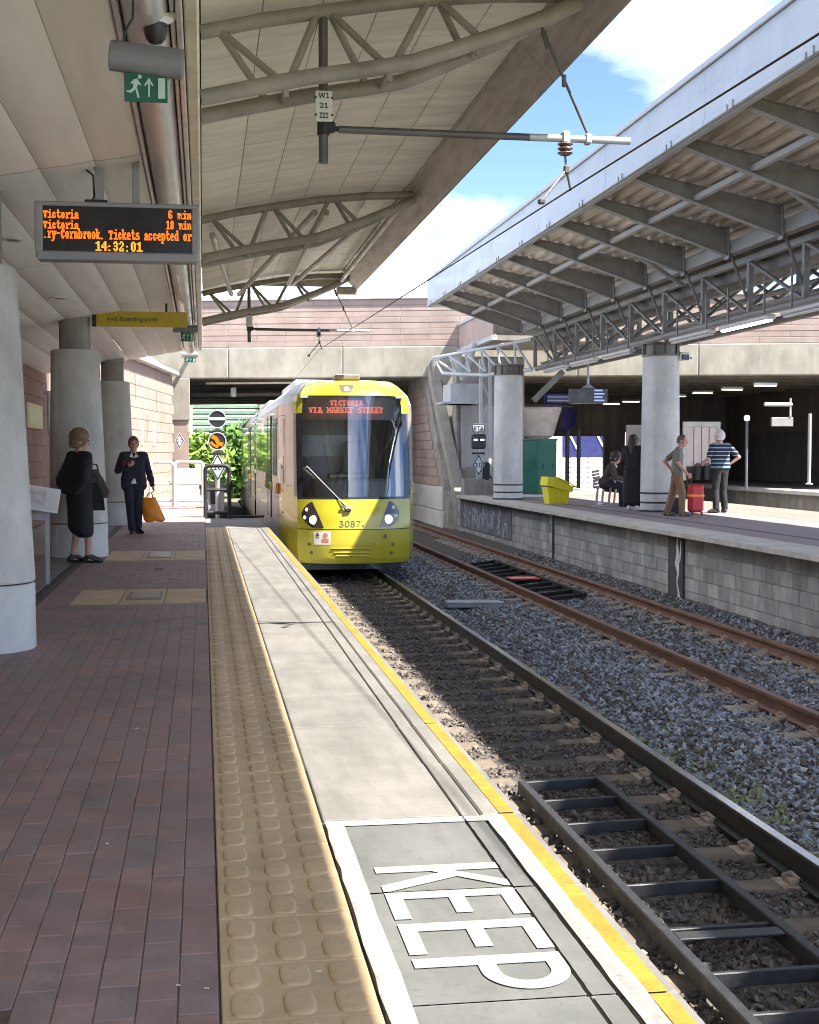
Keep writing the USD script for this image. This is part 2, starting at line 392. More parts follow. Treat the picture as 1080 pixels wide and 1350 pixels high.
whitepaint = pm('white_road_paint', (.29, .282, .262), (.235, .23, .213), r=.65, sc=8, bump=.15, bs=90, grime=.15, speck=.42, ss=60., st=.385)
yellowpaint = pm('yellow_line_paint', (.33, .185, .016), (.25, .14, .016), r=.6, sc=8, bump=.1, bs=90, grime=.2, speck=.4, ss=60., st=.39)
darkjoint = pm('joint_shadow', (.06, .055, .05), r=.95)
lp = Thing('platform', kind='structure')
lp.put('platform_base', MB().b2((-6, -14, -1.2), (1.15, YEND + .5, -.09)).b2((-6, YEND + .5, -1.2), (.03, 60, -.09)), conc_dark)
lp.put('joint_sand', MB().b2((-1.62, -12, -.09), (.033, 36, -.004)), jointm)
bricks = []
for k in range(16):
    x1 = .031 - .105 * k
    for j in range(130):
        y = 2.6 + .21 * j + (.105 if k % 2 else 0)
        if x1 - .105 < -1.63: continue
        if (13.0 < y + .1 < 14.45 and x1 > -1.15) or (18.3 < y + .1 < 20.1 and x1 > -1.25): continue
        bricks.append((x1 - .0525, y + .105))
def vis(x, y):
    zc_ = x * math.sin(PS) + y * math.cos(PS)
    px = 540 + 1800 * (x * math.cos(PS) - y * math.sin(PS)) / max(zc_, .1)
    return px > -30 and zc_ > 3.2
bricks = [b for b in bricks if vis(*b)]
bricks.sort(key=lambda b: b[1])
rest = MB()
for i, (x, y) in enumerate(bricks):
    dz = rng.normal(0, .0012); t = float(rng.random()) * .98 + .01
    R = rotz(rng.normal(0, .004))
    b = MB() if i < 300 else rest
    b.box((x, y, -.03 + dz), (.1025, .2075, .06), .0025, R=R, t=t)
    if i < 300: lp.put('brick', b, paverm)
lp.put('brick_paving', rest, paverm, kind='stuff')
far = MB()
for k in range(16):
    for j in range(42):
        y = 29.9 + .21 * j + (.105 if k % 2 else 0)
        far.box((.031 - .105 * k - .0525, y + .105, -.03), (.1025, .2075, .06), t=float(rng.random()) * .98 + .01)
lp.put('brick_paving', far, paverm, kind='stuff')
# floor behind the columns: big grey flags
flag = pm('floor_flag', (.24, .225, .185), (.18, .17, .145), r=.6, sc=2.5, bump=.1, grime=.2)
for i in range(3):
    for j in range(30):
        lp.put('floor_flag', MB().b2((-3.18 + .5 * i, 8 + .75 * j, -.08), (-2.69 + .5 * i, 8.742 + .75 * j, -.002), .004), flag)
lp.put('floor_rest', MB().b2((-3.2, -12, -.09), (-1.62, 40, -.012)), darkjoint)
lp.put('drain_channel', MB().b2((-1.685, 3, -.05), (-1.625, 30, -.006)), pm('drain_iron', (.05, .048, .045), r=.7))
# buff slab bands with a metal cover in the middle
metalcover = pm('cover_plate', (.34, .285, .19), (.24, .20, .135), r=.45, metal=.3, sc=8)
for (ya, yb, xs) in ((13.02, 14.43, (-1.25, -.80, -.38, .02)), (18.32, 20.08, (-1.32, -.83, -.40, .02))):
    for i in range(3):
        nr = 3
        for j in range(nr):
            a, c = ya + (yb - ya) * j / nr, ya + (yb - ya) * (j + 1) / nr
            s_ = lp.put('buff_slab', MB().b2((xs[i] + .004, a + .004, -.06), (xs[i + 1] - .004, c - .004, .001), .004), buff)
        if i == 1:
            cv = MB().b2((xs[1] + .09, ya + .45, .0015), (xs[2] - .06, yb - .40, .012), .004)
            lp.put('cover_plate', cv, metalcover)
            lp.put('cover_frame', MB().b2((xs[1] + .05, ya + .36, .001), (xs[2] - .03, yb - .30, .005), .002), pm('cover_frame_steel', (.16, .14, .11), r=.5))
# tactile tiles with lozenges
def lozenge(b, cx, cy, z, hx=.043, hy=.079, h=.0075):
    rings = []
    for (sc_, zz_) in ((1.0, 0), (.94, h * .55), (.82, h * .9), (.62, h)):
        p = []
        for q in range(20):
            a = 2 * np.pi * q / 20
            c_, s_ = math.cos(a), math.sin(a)
            e = 2 / 3.4
            ox = math.copysign(abs(c_) ** e, c_) * (hx - (1 - sc_) * hx); oy = math.copysign(abs(s_) ** e, s_) * (hy - (1 - sc_) * hx)
            p.append((cx + ox, cy + oy, z + zz_))
        rings.append(np.array(p))
    b.loft(rings, cap=True)
for k in range(62):
    y0 = 2.62 + .38 * k
    if y0 > YEND: break
    dz = rng.normal(0, .0008)
    b = MB().b2((.037, y0 + .0018, -.06), (.440, y0 + .3782, dz), .0035)
    for cx in (.102, .238, .372):
        for cy in (.095, .285):
            lozenge(b, cx, y0 + cy, dz - .0003)
    # rounded raised right-hand margin
    lp.put('tactile_tile', b, buff, smooth=28)
lp.put('joint_strip', MB().b2((.030, 2, -.06), (.450, YEND, -.008)).b2((.4505, 2, -.12), (1.15, YEND, -.045)), darkjoint)
# coping slabs
Y0 = 4.30
yellow, white_l, white_r = MB(), MB(), MB()
for k in range(-2, 25):
    a, c = Y0 + .905 * k + .004, Y0 + .905 * (k + 1) - .004
    if a > YEND - .3: break
    c = min(c, YEND); t = float(rng.random()) * .98 + .01; dz = rng.normal(0, .0013)
    lp.put('coping_slab', MB().b2((.448, a, -.09), (.984, c, dz), .004, t=t), slabm)
    lp.put('edge_strip', MB().b2((.993, a, -.09), (1.064, c, dz), .004, t=t), slabm)
    lp.put('nosing_slab', MB().b2((1.072, a, -.12), (1.234, c, dz + .001), .008, t=t * .7 + .3), slabm)
    lp.put('yellow_line', MB().b2((1.146 + rng.normal(0, .0015), a + .001, dz + .0012), (1.203 + rng.normal(0, .002), c - .001, dz + .0035), .001), yellowpaint)
YB = 5.165                              # far end of the painted box
def painted(name, x0, x1, ya, yb, mat, z, wob=.004):
    n = 24
    ys = np.linspace(ya, yb, n)
    l = np.stack([x0 + rng.normal(0, wob * .5, n), ys, np.full(n, z)], 1); r = np.stack([x1 + rng.normal(0, wob * .5, n), ys, np.full(n, z)], 1)
    v = np.vstack([l, r]); f = [[i, n + i, n + i + 1] for i in range(n - 1)] + [[i, n + i + 1, i + 1] for i in range(n - 1)]
    lp.put(name, (v, np.array(f)), mat)
for k in range(-2, 1):
    a, c = Y0 + .905 * k + .006, min(Y0 + .905 * (k + 1) - .006, YB - .01)
    painted('grey_paint', .462, .983, a, c, greypaint, .0045, .0015)
    painted('grey_paint', .996, 1.062, a, c, greypaint, .0045, .0015)
painted('white_line', .449, .519, 2.4, YB, whitepaint, .0085)
painted('white_line', 1.074, 1.141, 2.4, YB, whitepaint, .0085)
painted('white_line', .519, .983, YB - .075, YB, whitepaint, .0085)
painted('white_line', .992, 1.074, YB - .075, YB, whitepaint, .0085)
st = .052
def letter(ch):
    W, H = .25, .42
    if ch == 'K':
        p = unary_union([sbox(0, 0, st * 1.25, H), Polygon([(st, .17), (st, .24), (W - .06, H), (W, H), (W, H - .02)]), Polygon([(.085, .215), (.13, .265), (W + .01, .02), (W + .01, 0), (W - .05, 0)])])
    elif ch == 'E':
        p = unary_union([sbox(0, 0, st * 1.25, H), sbox(0, 0, W, st), sbox(0, H - st, W, H), sbox(0, H * .47, W * .85, H * .47 + st)])
    else:
        outer = unary_union([sbox(0, .175, .115, H), affinity.translate(affinity.scale(sbox(-1e-4, -1e-4, 1e-4, 1e-4).centroid.buffer(.1225, 32), 1.1, 1), .115, .2975)])
        inner = unary_union([sbox(st * 1.25, .175 + st, .115, H - st), affinity.translate(affinity.scale(sbox(-1e-4, -1e-4, 1e-4, 1e-4).centroid.buffer(.1225 - st, 32), 1.1, 1), .115, .2975)])
        p = unary_union([sbox(0, 0, st * 1.25, H), outer.difference(inner)]).intersection(sbox(0, 0, .26, H))
    return p
for ch, y in zip('KEEP', (4.56, 4.285, 3.99, 3.705)):
    # drawing right = towards the camera (-y), drawing up = towards the track (+x)
    R = np.array([[0, 1., 0], [-1, 0, 0], [0, 0, 1]])
    lp.put('painted_letter', MB().prism(letter(ch), .0012, R, (.565, y, .0078)), whitepaint)
# ramp beyond the raised edge
rampm = pm('ramp_tarmac', (.20, .195, .20), (.15, .147, .15), r=.8, sc=6, bump=.2, bs=90, grime=.2)
rb = MB()
rb.loft([np.array([(.036, y, -1.1), (1.2, y, -1.1), (1.2, y, z), (.036, y, z)]) for y, z in ((YEND + .006, -.02), (30.5, -.03), (36, -.45), (41, -1.0))])
lp.put('platform_ramp', rb, rampm)
lp.put('platform_wall', MB().b2((1.15, -12, -1.2), (1.19, YEND, -.12)), conc_dark)
# litter on the pavers: bits of paper and cigarette ends
lit = pm('litter_paper', (.72, .70, .66), (.5, .47, .42), r=.8)
for i, (px, py, l) in enumerate(((141, 1112, .012), (272, 1303, .014), (235, 1299, .012), (180, 960, .014), (244, 1000, .014), (420, 1283, .018), (369, 1032, .016))):
    p = at(px, py, Z=.004)
    z = .010 if p[0] > .04 else .004
    t = Thing('litter', f'tiny pale scrap of litter lying on the {"tactile strip" if p[0] > .03 else "brick paving"}', 'litter', p, group='scraps of litter on the tactile strip' if p[0] > .03 else 'scraps of litter on the brick paving')
    a = rng.uniform(-.5, .5)
    t.put('scrap', MB().box((p[0], p[1], z), (l, .005, .003), .001, R=rotz(a)), lit)
# ------------------------------------------------------------------ left canopy
soff = pm('soffit_panel', (.86, .835, .79), (.79, .765, .715), r=.55, sc=1.1, stretch=(3, .5, 1), spec=.3, grime=.12, gs=(3, .25, 1), rv=.1)
soff2 = pm('outer_soffit_panel', (.87, .845, .78), (.79, .765, .70), r=.55, sc=1.2, stretch=(.8, 2.4, 1), spec=.3, grime=.22, gs=(.7, 2.5, 1))
fasc = pm('fascia_panel', (.80, .76, .56), (.72, .68, .5), r=.4, sc=2, grime=.25)
edgem = pm('eaves_flashing', (.46, .43, .40), (.35, .33, .305), r=.5, sc=3, stretch=(4, .4, 4), metal=.2, grime=.35, gs=(6, .8, 6))
roofm = pm('roof_membrane', (.22, .22, .22), r=.8)
CA0, CA1 = 0.3, 28.2
YR = 26.3                          # end of the part over the track
pc = Thing('platform_canopy', 'long curved canopy with white panelled soffit over the tactile platform', 'canopy')
zs = lambda x: 3.56 + .18 * x
xe = [-.42, -.73, -1.10, -1.47, -1.84, -2.21, -2.62, -3.14]
ye = [-12, .32, 1.3, 9.72, 14.0, 18.3, 22.6, CA1]
for i in range(len(xe) - 1):
    for j in range(len(ye) - 1):
        if ye[j + 1] < .5: continue
        n = 7
        a, b_ = xe[i] - .0015, xe[i + 1] + .0015
        u = np.linspace(0, 1, n)
        x = a + (b_ - a) * u
        z = zs(x) - .004 * np.sin(np.pi * u) ** .7
        z[0] += .006; z[-1] += .006
        y0, y1 = ye[j] + .006, ye[j + 1] - .006
        yy_ = np.linspace(y0, y1, 9)
        wave = .0022 * np.sin(yy_ * 1.9 + i * 2.1)
        v = np.array([[xx, y_, zz_ + w_ * math.sin(math.pi * q)] for y_, w_ in zip(yy_, wave) for xx, zz_, q in zip(x, z, u)])
        f = [[r_ * n + c_, r_ * n + c_ + 1, (r_ + 1) * n + c_ + 1, (r_ + 1) * n + c_] for r_ in range(8) for c_ in range(n - 1)]
        pc.put('soffit_panel', (v, np.array(f)), soff, smooth=40)
xo = [0.0, .42, .84, 1.51, 2.10, 2.62]
zo = [4.46, 4.56, 4.64, 4.75, 4.81, 4.84]
zsoff = lambda x: np.interp(x, xo, zo)
yo = [-12, .32, 5.8, 14.2, 22.0, YR]
xo2 = np.linspace(0.0, 2.62, 7)
for i in range(6):
    for j in range(5):
        if yo[j + 1] < 1: continue
        u = np.linspace(0, 1, 6)
        x = xo2[i] + .003 + (xo2[i + 1] - xo2[i] - .006) * u
        z = zsoff(x) - .004 * np.sin(np.pi * u) ** .7; z[0] += .006; z[-1] += .006
        yy_ = np.linspace(yo[j] + .006, yo[j + 1] - .006, 12)
        v = np.array([[xx, y_, zz_ + 0.002 * math.sin(y_ * 2.6 + i) * math.sin(math.pi * q)] for y_ in yy_ for xx, zz_, q in zip(x, z, u)])
        f = [[r_ * 6 + c_, r_ * 6 + c_ + 1, (r_ + 1) * 6 + c_ + 1, (r_ + 1) * 6 + c_] for r_ in range(11) for c_ in range(5)]
        pc.put('soffit_panel', (v, np.array(f)), soff2, smooth=40)
pc.put('roof_deck', MB().b2((-3.4, CA0, 4.92), (2.9, YR, 5.02)).b2((-3.4, YR, 4.92), (-.012, CA1, 5.02)).b2((-3.4, CA0, 3.7), (-.1, CA1, 3.76)).b2((-3.35, CA1 - .05, 3.77), (-.1, CA1, 4.91)), roofm)
# eaves flashing: sloping band with a lip, in lengths
for k in range(14):
    a, b_ = max(.3, YR - 3.0 * (k + 1)), YR - 3.0 * k
    if b_ < 1: break
    m_ = MB()
    pr = [(2.625, 4.845), (2.78, 4.70), (2.925, 4.545), (2.95, 4.545), (2.955, 4.90), (2.94, 4.915), (2.62, 4.915)]
    m_.loft([np.array([(x, y, z) for x, z in pr]) for y in (a + .003, b_ - .003)])
    m_.box((2.64, (a + b_) / 2, 4.835), (.05, b_ - a - .02, .02), .004)
    pc.put('eaves_flashing', m_, edgem)
pc.put('gutter_end', MB().b2((2.56, YR + .002, 4.47), (2.96, YR + .22, 4.62), .01), edgem)
pc.put('roof_edge', MB().b2((.0, YR - .02, 4.60), (2.62, YR, 4.918)), edgem)
for k, (a, b_) in enumerate(((.3, 1.0), (1.005, 4.4), (4.405, 12.8), (12.805, 21.2), (21.205, CA1))):
    pc.put('fascia', MB().b2((-.078, a, 3.50), (-.008, b_, 4.9), .01), fasc)
pc.put('gutter_rail', MB().b2((-.115, CA0, 3.48), (-.084, CA1, 3.60), .006).b2((-.145, CA0, 3.505), (-.122, CA1, 3.62), .006).b2((-.405, CA0, 3.475), (-.378, CA1, 3.62), .006).b2((-.44, CA0, 3.49), (-.412, CA1, 3.62), .006), alu)
pc.put('gutter_gap', MB().b2((-.42, CA0, 3.60), (-.08, CA1, 3.66)), black)
for k, (a, b_) in enumerate(((.3, 2.0), (2.0, 7.75), (7.75, 14.0), (14.0, 20.2), (20.2, CA1))):
    m_ = MB(); n = 15
    th = np.linspace(math.pi, 2 * math.pi, n)
    pr = np.stack([-.262 + .108 * np.cos(th), 3.53 + .095 * np.sin(th)], 1)
    m_.loft([np.array([(x, y, z) for x, z in pr]) for y in (a + .004, b_ - .004)], cap=False, closed=False)
    tr = pc.put('cable_trunking', m_, alu, smooth=40)
    m_ = MB()
    pr2 = np.stack([-.262 + .112 * np.cos(th), 3.53 + .099 * np.sin(th)], 1)
    m_.loft([np.array([(x, y, z) for x, z in pr2]) for y in (b_ - .03, b_ + .03)], cap=False, closed=False)
    pc.put('trunking_joint', m_, alu, parent=tr, smooth=40)
topc = [(0, 4.36), (.42, 4.46), (.84, 4.54), (1.51, 4.655), (2.1, 4.72), (2.74, 4.75)]
botc = [(0, 3.84), (.4, 3.935), (.76, 4.015), (1.2, 4.09), (1.48, 4.15), (1.75, 4.255), (2.1, 4.40), (2.45, 4.555), (2.72, 4.70)]
ipt = lambda x: np.interp(x, *zip(*topc)); ipb = lambda x: np.interp(x, *zip(*botc))
trussm = pm('canopy_truss_steel', (.33, .30, .26), (.26, .235, .20), r=.38, sc=4, grime=.2)
for yt in (1.8, 9.8, 17.6, 25.7):
    for_top = MB().tube([(x, yt, z) for x, z in topc], .052, 14)
    tpath = pc.put('truss_top_chord', for_top, trussm, smooth=40)
    for s in (-1, 1):
        sp = lambda x, s=s: yt + s * .26 * min(1, (2.75 - x) / 1.3)
        pc.put('truss_bottom_chord', MB().tube([(x, sp(x), z) for x, z in botc], .056, 14), trussm, smooth=40)
        for a, b_ in ((.12, .55), (.90, 1.28), (1.68, 1.98)):
            pc.put('truss_web', MB().tube([(a, yt, ipt(a)), (b_ - (.0 if s < 0 else .08), sp(b_), ipb(b_))], .026, 8), trussm, smooth=40)
    for a, b_ in ((.60, .82), (1.33, 1.62)):
        pc.put('truss_web', MB().tube([(a, yt - .2, ipb(a)), (b_, yt, ipt(b_))], .028, 8), trussm, smooth=40)
    for x in (.58, 1.3, 1.95):
        w_ = .26 * min(1, (2.75 - x) / 1.3)
        pc.put('truss_tie', MB().tube([(x, yt - w_, ipb(x) - .02), (x, yt + w_, ipb(x) - .02)], .018, 8).box((x, yt - w_, ipb(x) - .075), (.04, .03, .06), .006), trussm)
for (a, b_) in (((530, 270), (450, 370)), ((490, 285), (385, 375)), ((430, 280), (380, 375)), ((415, 280), (315, 388)), ((280, 310), (305, 388))):
    pc.put('roof_brace', MB().tube([at(*a, Y=17.65), at(*b_, Y=25.65)], .042, 10), pm('brace_steel', (.36, .34, .30), (.30, .28, .25), r=.4), smooth=40)
for px, py in ((75, 390), (13, 312)):
    q = at(px, py, Z=3.2); x_ = q[0]
    t_ = (zs(x_) - EYE) / (q[2] - EYE); q = np.array([0, 0, EYE]) + (q - [0, 0, EYE]) * t_
    q = np.array([q[0], q[1], zs(q[0]) - .012])
    d = pc.put('downlight', MB().lathe([(.10, .012), (.11, -.008), (.085, -.012), (.07, .01)], q, 20), alu, smooth=40)
    pc.put('downlight_lens', MB().lathe([(.068, 0), (.04, .004), (.001, .006)], q, 16), pm('lens_dark', (.12, .11, .10), r=.2), parent=d)

# ------------------------------------------------------------------ concrete columns of the left platform
def column(name, label, x, y, rb, rt, zb, zshaft, zneck, rn, group=None, lean=0):
    t = Thing(name, label, 'column', (x, y, 0), group=group)
    b = MB().lathe([(rb, 0), (rb, .02), (rb - .004, zb - .012), (rb - .016, zb)], (x, y, 0), 48)
    t.put('column_base', b, conc_base, smooth=35)
    t.put('joint', MB().lathe([(rb - .03, zb), (rb - .03, zb + .014)], (x, y, 0), 40), darkjoint)
    b = MB(); rings = []
    for r_, z_ in ((rb - .014, zb + .012), (rb - .002, zb + .022), (rb - .002 + (rt - rb) * .5, (zb + zshaft) / 2), (rt, zshaft - .02), (rt - .015, zshaft)):
        th = np.linspace(0, 2 * np.pi, 48, endpoint=False)
        rings.append(np.stack([x + lean * (z_ - zb) + r_ * np.cos(th), y + r_ * np.sin(th), np.full(48, z_)], 1))
    t.put('column_shaft', b.loft(rings), concrete, smooth=35)
    b = MB().lathe([(rn, zshaft - .03), (rn, zneck + .05), (rn + .01, zneck + .3)], (x + lean * (zshaft - zb), y, 0), 40)
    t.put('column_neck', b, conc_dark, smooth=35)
    return t
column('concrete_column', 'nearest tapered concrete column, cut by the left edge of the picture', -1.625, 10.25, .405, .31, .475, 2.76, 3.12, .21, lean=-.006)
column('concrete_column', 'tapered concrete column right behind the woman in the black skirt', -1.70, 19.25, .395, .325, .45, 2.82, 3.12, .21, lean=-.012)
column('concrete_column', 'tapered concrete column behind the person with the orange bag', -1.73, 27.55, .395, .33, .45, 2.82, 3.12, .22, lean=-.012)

# ------------------------------------------------------------------ overhead line brackets and wire
plate_m = pm('sign_plate_white', (.72, .71, .66), (.6, .59, .55), r=.5)
porc = pm('brown_porcelain', (.16, .085, .07), r=.2, coat=.5)
tubed = pm('bracket_tube_dark', (.13, .12, .11), (.09, .085, .08), r=.4, metal=.3)
tubel = pm('bracket_tube_galvanised', (.48, .49, .5), (.38, .39, .4), r=.4, metal=.4)
def bracket(y, label, xi, text):
    t = Thing('overhead_line_bracket', label, 'wire bracket', (.86, y, 3.48), group=None)
    t.put('drop_post', MB().tube([(.86, y, 4.53), (.86, y, 3.48)], .033, 14), tubed, smooth=40)
    pl = t.put('number_plate', MB().box((.86, y - .045, 3.87), (.118, .012, .215), .004), plate_m)
    if text:
        for k, s in enumerate(text):
            t.put('lettering', sign_text(s, .036, (.86, y - .0512, 3.945 - .07 * k)), black, parent=pl)
        for sx in (-1, 1):
            for sz in (-1, 1):
                t.put('plate_bolt', MB().box((.86 + sx * .058, y - .045, 3.87 + sz * .06), (.016, .02, .016), .004), black, parent=pl)
    t.put('swivel', MB().box((.89, y, 3.735), (.11, .07, .08), .015).box((.955, y, 3.725), (.08, .03, .035), .008).tube([(.86, y, 3.68), (.86, y, 3.78)], .045, 12), blacksteel)
    t.put('cantilever_tube', MB().tube([(.97, y, 3.722), (2.36, y, 3.715)], .027, 12), tubed, smooth=40)
    t.put('cantilever_end', MB().tube([(2.36, y, 3.715), (3.12, y, 3.712)], .0275, 12), tubel, smooth=40)
    ins = MB()
    ins.tube([(xi, y, 3.76), (xi, y, 3.60)], .018, 8)
    for k in range(3):
        ins.lathe([(.015, 0), (.055, -.008), (.058, -.014), (.03, -.03), (.015, -.032)], (xi, y, 3.685 - .032 * k), 18)
    t.put('insulator', ins, porc, smooth=40)
    t.put('clamp', MB().box((xi, y, 3.72), (.06, .075, .09), .012), tubel); t.put('clamp', MB().box((2.80, y, 3.715), (.05, .07, .08), .012), tubel)
    t.put('wire_hanger', MB().tube([(xi, y, 3.60), (xi + .01, y, 3.48)], .009, 6).tube([(xi + .01, y, 3.49), (xi - .20, y - .1, 3.24)], .009, 6).tube([(xi + .01, y, 3.49), (xi + .07, y + .1, 3.36)], .009, 6).box((xi + .01, y, 3.49), (.04, .04, .06), .008).box((xi - .2, y - .1, 3.235), (.05, .05, .04), .01), tubed)
    top = np.array([2.43, y, 4.55])
    t.put('tie_rod', MB().tube([top, (2.80, y, 3.75)], .011, 6).tube([top, (2.44, y, 4.6)], .02, 6).box((2.62, y, 4.13), (.03, .03, .09), .008).tube([(2.46, y, 4.48), (2.5, y, 4.36)], .02, 6), tubed)
    return t
bracket(9.8, 'overhead wire bracket with number plate, near in front of the first roof truss', 2.63, ('W1', '21', 'III'))
bracket(25.7, 'small distant overhead wire bracket above the yellow tram', 2.16, None)
wm = pm('copper_wire', (.06, .05, .045), r=.5, metal=.3)
wire = Thing('contact_wire', 'thin dark overhead contact wire running past the grey fascia to the tram', 'wire')
wp = [(2.98, 1.0, 3.33), (2.66, 9.8, 3.34), (2.17, 25.7, 3.36), (2.62, 44, 3.42), (2.6, 70, 3.45)]
ww = []
for a, b_ in zip(wp[:-1], wp[1:]):
    for u in np.linspace(0, 1, 8, endpoint=False):
        q = np.array(a) * (1 - u) + np.array(b_) * u; q[2] -= .05 * 4 * u * (1 - u) * 0
        ww.append(q)
wire.put('wire', MB().tube(ww + [np.array(wp[-1])], .0062, 6), wm)

# ------------------------------------------------------------------ departure board, signs, camera under the canopy
yb = 9.86
A, B = at(45, 264, Y=yb), at(263, 345, Y=yb)
x0, x1, z1, z0 = A[0], B[0], A[2], B[2]
board = Thing('departure_board', 'grey departure board with orange dot letters hanging under the canopy', 'display', ((x0 + x1) / 2, yb, z0))
housing = pm('display_housing', (.29, .285, .28), (.25, .245, .24), r=.45, sc=3)
fr = [(x0, z0), (x1, z0), (x1, z1), (x0, z1)]
sx0, sx1 = at(56, 300, Y=yb)[0], at(253, 300, Y=yb)[0]
sz1, sz0 = at(150, 272.5, Y=yb)[2], at(150, 331, Y=yb)[2]
hb = MB().b2((x0, yb, sz1), (x1, yb + .2, z1), .012).b2((x0 + .005, yb + .001, z0), (x1 - .005, yb + .2, sz0), .022).b2((x0, yb, sz0 - .01), (sx0, yb + .2, sz1 + .01), .008).b2((sx1, yb, sz0 - .01), (x1, yb + .2, sz1 + .01), .008)
board.put('housing', hb, housing)
scr = board.put('screen', MB().b2((sx0 - .005, yb + .012, sz0 - .005), (sx1 + .005, yb + .03, sz1 + .005)), pm('screen_black', (.012, .008, .007), r=.25))
led = emitm('orange_led', (1.0, .13, .008), 1.25)
led2 = emitm('amber_led', (1.0, .22, .015), 1.4)
def bl(text, pxa, pxb, pya, pyb, m_):
    a, b_ = at(pxa, pyb, Y=yb + .0105), at(pxb, pya, Y=yb + .0105)
    board.put('dot_text', led_text(text, a[0], a[2], b_[0] - a[0], b_[2] - a[2], yb + .0105, .86), m_, parent=scr)
bl('Victoria', 57, 104, 276.5, 287, led); bl('6 min', 222, 252, 278, 288.5, led)
bl('Victoria', 57, 104, 290.5, 301, led); bl('18 min', 219, 252, 291.5, 302, led)
bl('.ry-Cornbrook. Tickets accepted or', 58, 253, 304.5, 317.5, led); bl('14:32:01', 126, 188, 319, 330.5, led2)
for pa, pb in ((126, 137), (174.5, 184)):
    a, b_ = at(pa, 264, Y=yb + .1), at(pb, 264, Y=yb + .1)
    xm = (a[0] + b_[0]) / 2
    board.put('hanger', MB().b2((a[0], yb + .07, z1 - .005), (b_[0], yb + .13, zs(xm) + .03), .004), housing)
q = at(133, 262, Y=yb + .1)
board.put('hanger_foot', MB().box((q[0] - .03, yb + .1, z1 + .012), (.16, .1, .03), .006), blacksteel)
board.put('power_cable', MB().tube([(q[0] - .065, yb + .09, z1 + .02), (q[0] - .045, yb + .09, z1 + .05), (q[0] - .05, yb + .09, z1 + .2), (q[0] - .10, yb + .1, zs(-.8))], .008, 6), black)

signgreen = pm('exit_green', (.004, .105, .048), r=.35)
signpale = pm('exit_pale', (.50, .68, .55), r=.4)
def exit_sign(px0, px1, py0, py1, gx0, gx1, gy1, zc_, label, tilt=0., cable=False, mount=None):
    a, b_ = at(px0, py0, zc=zc_), at(px1, py1, zc=zc_)
    cx, cz, y = (a[0] + b_[0]) / 2, (a[2] + b_[2]) / 2, (a[1] + b_[1]) / 2
    rad = (a[2] - b_[2]) / 2 * .9; hw = (b_[0] - a[0]) / 2
    t = Thing('exit_sign', label, 'exit sign', (cx, y, b_[2]))
    up_ = np.array([hw, 0, -tilt * hw])
    c = np.array([cx, y, cz])
    t.put('lamp_tube', MB().tube([c - up_, c - up_ * .97, c + up_ * .97, c + up_], [rad * .9, rad, rad, rad * .9], 28), pm('exit_lamp_grey', (.19, .185, .18), (.165, .16, .155), r=.4), smooth=35)
    g0, g1 = at(gx0, py1, zc=zc_), at(gx1, gy1, zc=zc_)
    zt = cz - rad * .9; zb_ = g1[2]; xa, xb = g0[0], g1[0]; H = zt - zb_; W = xb - xa
    bl_ = t.put('blade', MB().b2((xa, y - .006, zb_), (xb, y + .006, zt), .002), signgreen)
    # running figure, arrow and door, drawn in units of the blade height
    man = unary_union([Polygon([(.30, .80), (.50, .86), (.56, .72), (.44, .44), (.30, .46)]), affinity.translate(sbox(-.001, -.001, .001, .001).centroid.buffer(.085), .60, .93),
                       Polygon([(.32, .50), (.44, .44), (.20, .26), (.00, .30), (.0, .36), (.16, .36)]), Polygon([(.40, .48), (.50, .42), (.58, .08), (.50, .06), (.42, .34)]),
                       Polygon([(.34, .80), (.38, .72), (.24, .62), (.18, .68)]), Polygon([(.50, .80), (.66, .62), (.62, .56), (.48, .70)])])
    arr = unary_union([sbox(.97, .12, 1.05, .72), Polygon([(.80, .60), (1.01, .90), (1.22, .60), (1.16, .56), (1.01, .76), (.86, .56)])])
    door = sbox(1.42, .06, 1.74, .90)
    k = H * .86
    sx_ = W / (1.95 * k)
    art = affinity.scale(affinity.translate(unary_union([man, arr, door]), .1, .08), k * sx_, k, origin=(0, 0))
    t.put('pictogram', MB().prism(art, .003, RX90, (xa, y - .0065, zb_)), signpale, parent=bl_)
    if cable:
        t.put('supply_cable', MB().tube([(a[0] + .06, y, cz + rad * .9), (a[0] + .065, y, cz + rad + .05), (a[0] + .1, y + .02, cz + rad + .12), (a[0] + .105, y + .02, zs(a[0] + .1) + .02)], .006, 6), black)
    if mount == 'roof': t.put('mount', MB().b2((cx - .02, y - .02, cz + rad * .8), (cx + .02, y + .02, 3.6), .003), blacksteel)
    return t, (cx, y, cz, rad)
exit_sign(145, 242, 57, 101, 164, 221, 134, 6.0, 'nearest green exit sign under a thick grey lamp tube', .09, True, None)
exit_sign(228, 261, 428, 439, 238, 255, 450, 21.6, 'small green exit sign just right of the yellow hanging sign', 0, False, 'roof')
t_, (cx, cy, cz, cr) = exit_sign(239, 261, 463, 472, 243, 258, 477.5, 46.6, 'tiny far exit sign mounted on the cream bridge beam', 0, False, None)
t_.put('mount', MB().b2((cx - .06, cy, cz - .05), (cx + .06, 48.2, cz + .05)), blacksteel)
c = at(205, 44, zc=6.5)
cc = Thing('dome_camera', 'black dome security camera under the canopy trunking, above the exit sign', 'camera', (c[0], c[1], 3.38))
cc.put('camera_base', MB().lathe([(.001, .10), (.085, .10), (.085, .085), (.06, .07), (.055, .06)], (c[0], c[1], 3.395), 28), white, smooth=35)
cc.put('mounting_plate', MB().box((c[0], c[1], 3.50), (.26, .10, .008), .003), alu)
cc.put('dome', MB().lathe([(.058, .062), (.056, .03), (.047, -.005), (.03, -.025), (.001, -.032)], (c[0], c[1], 3.395), 28), pm('smoked_dome', (.02, .016, .015), r=.35), smooth=40)

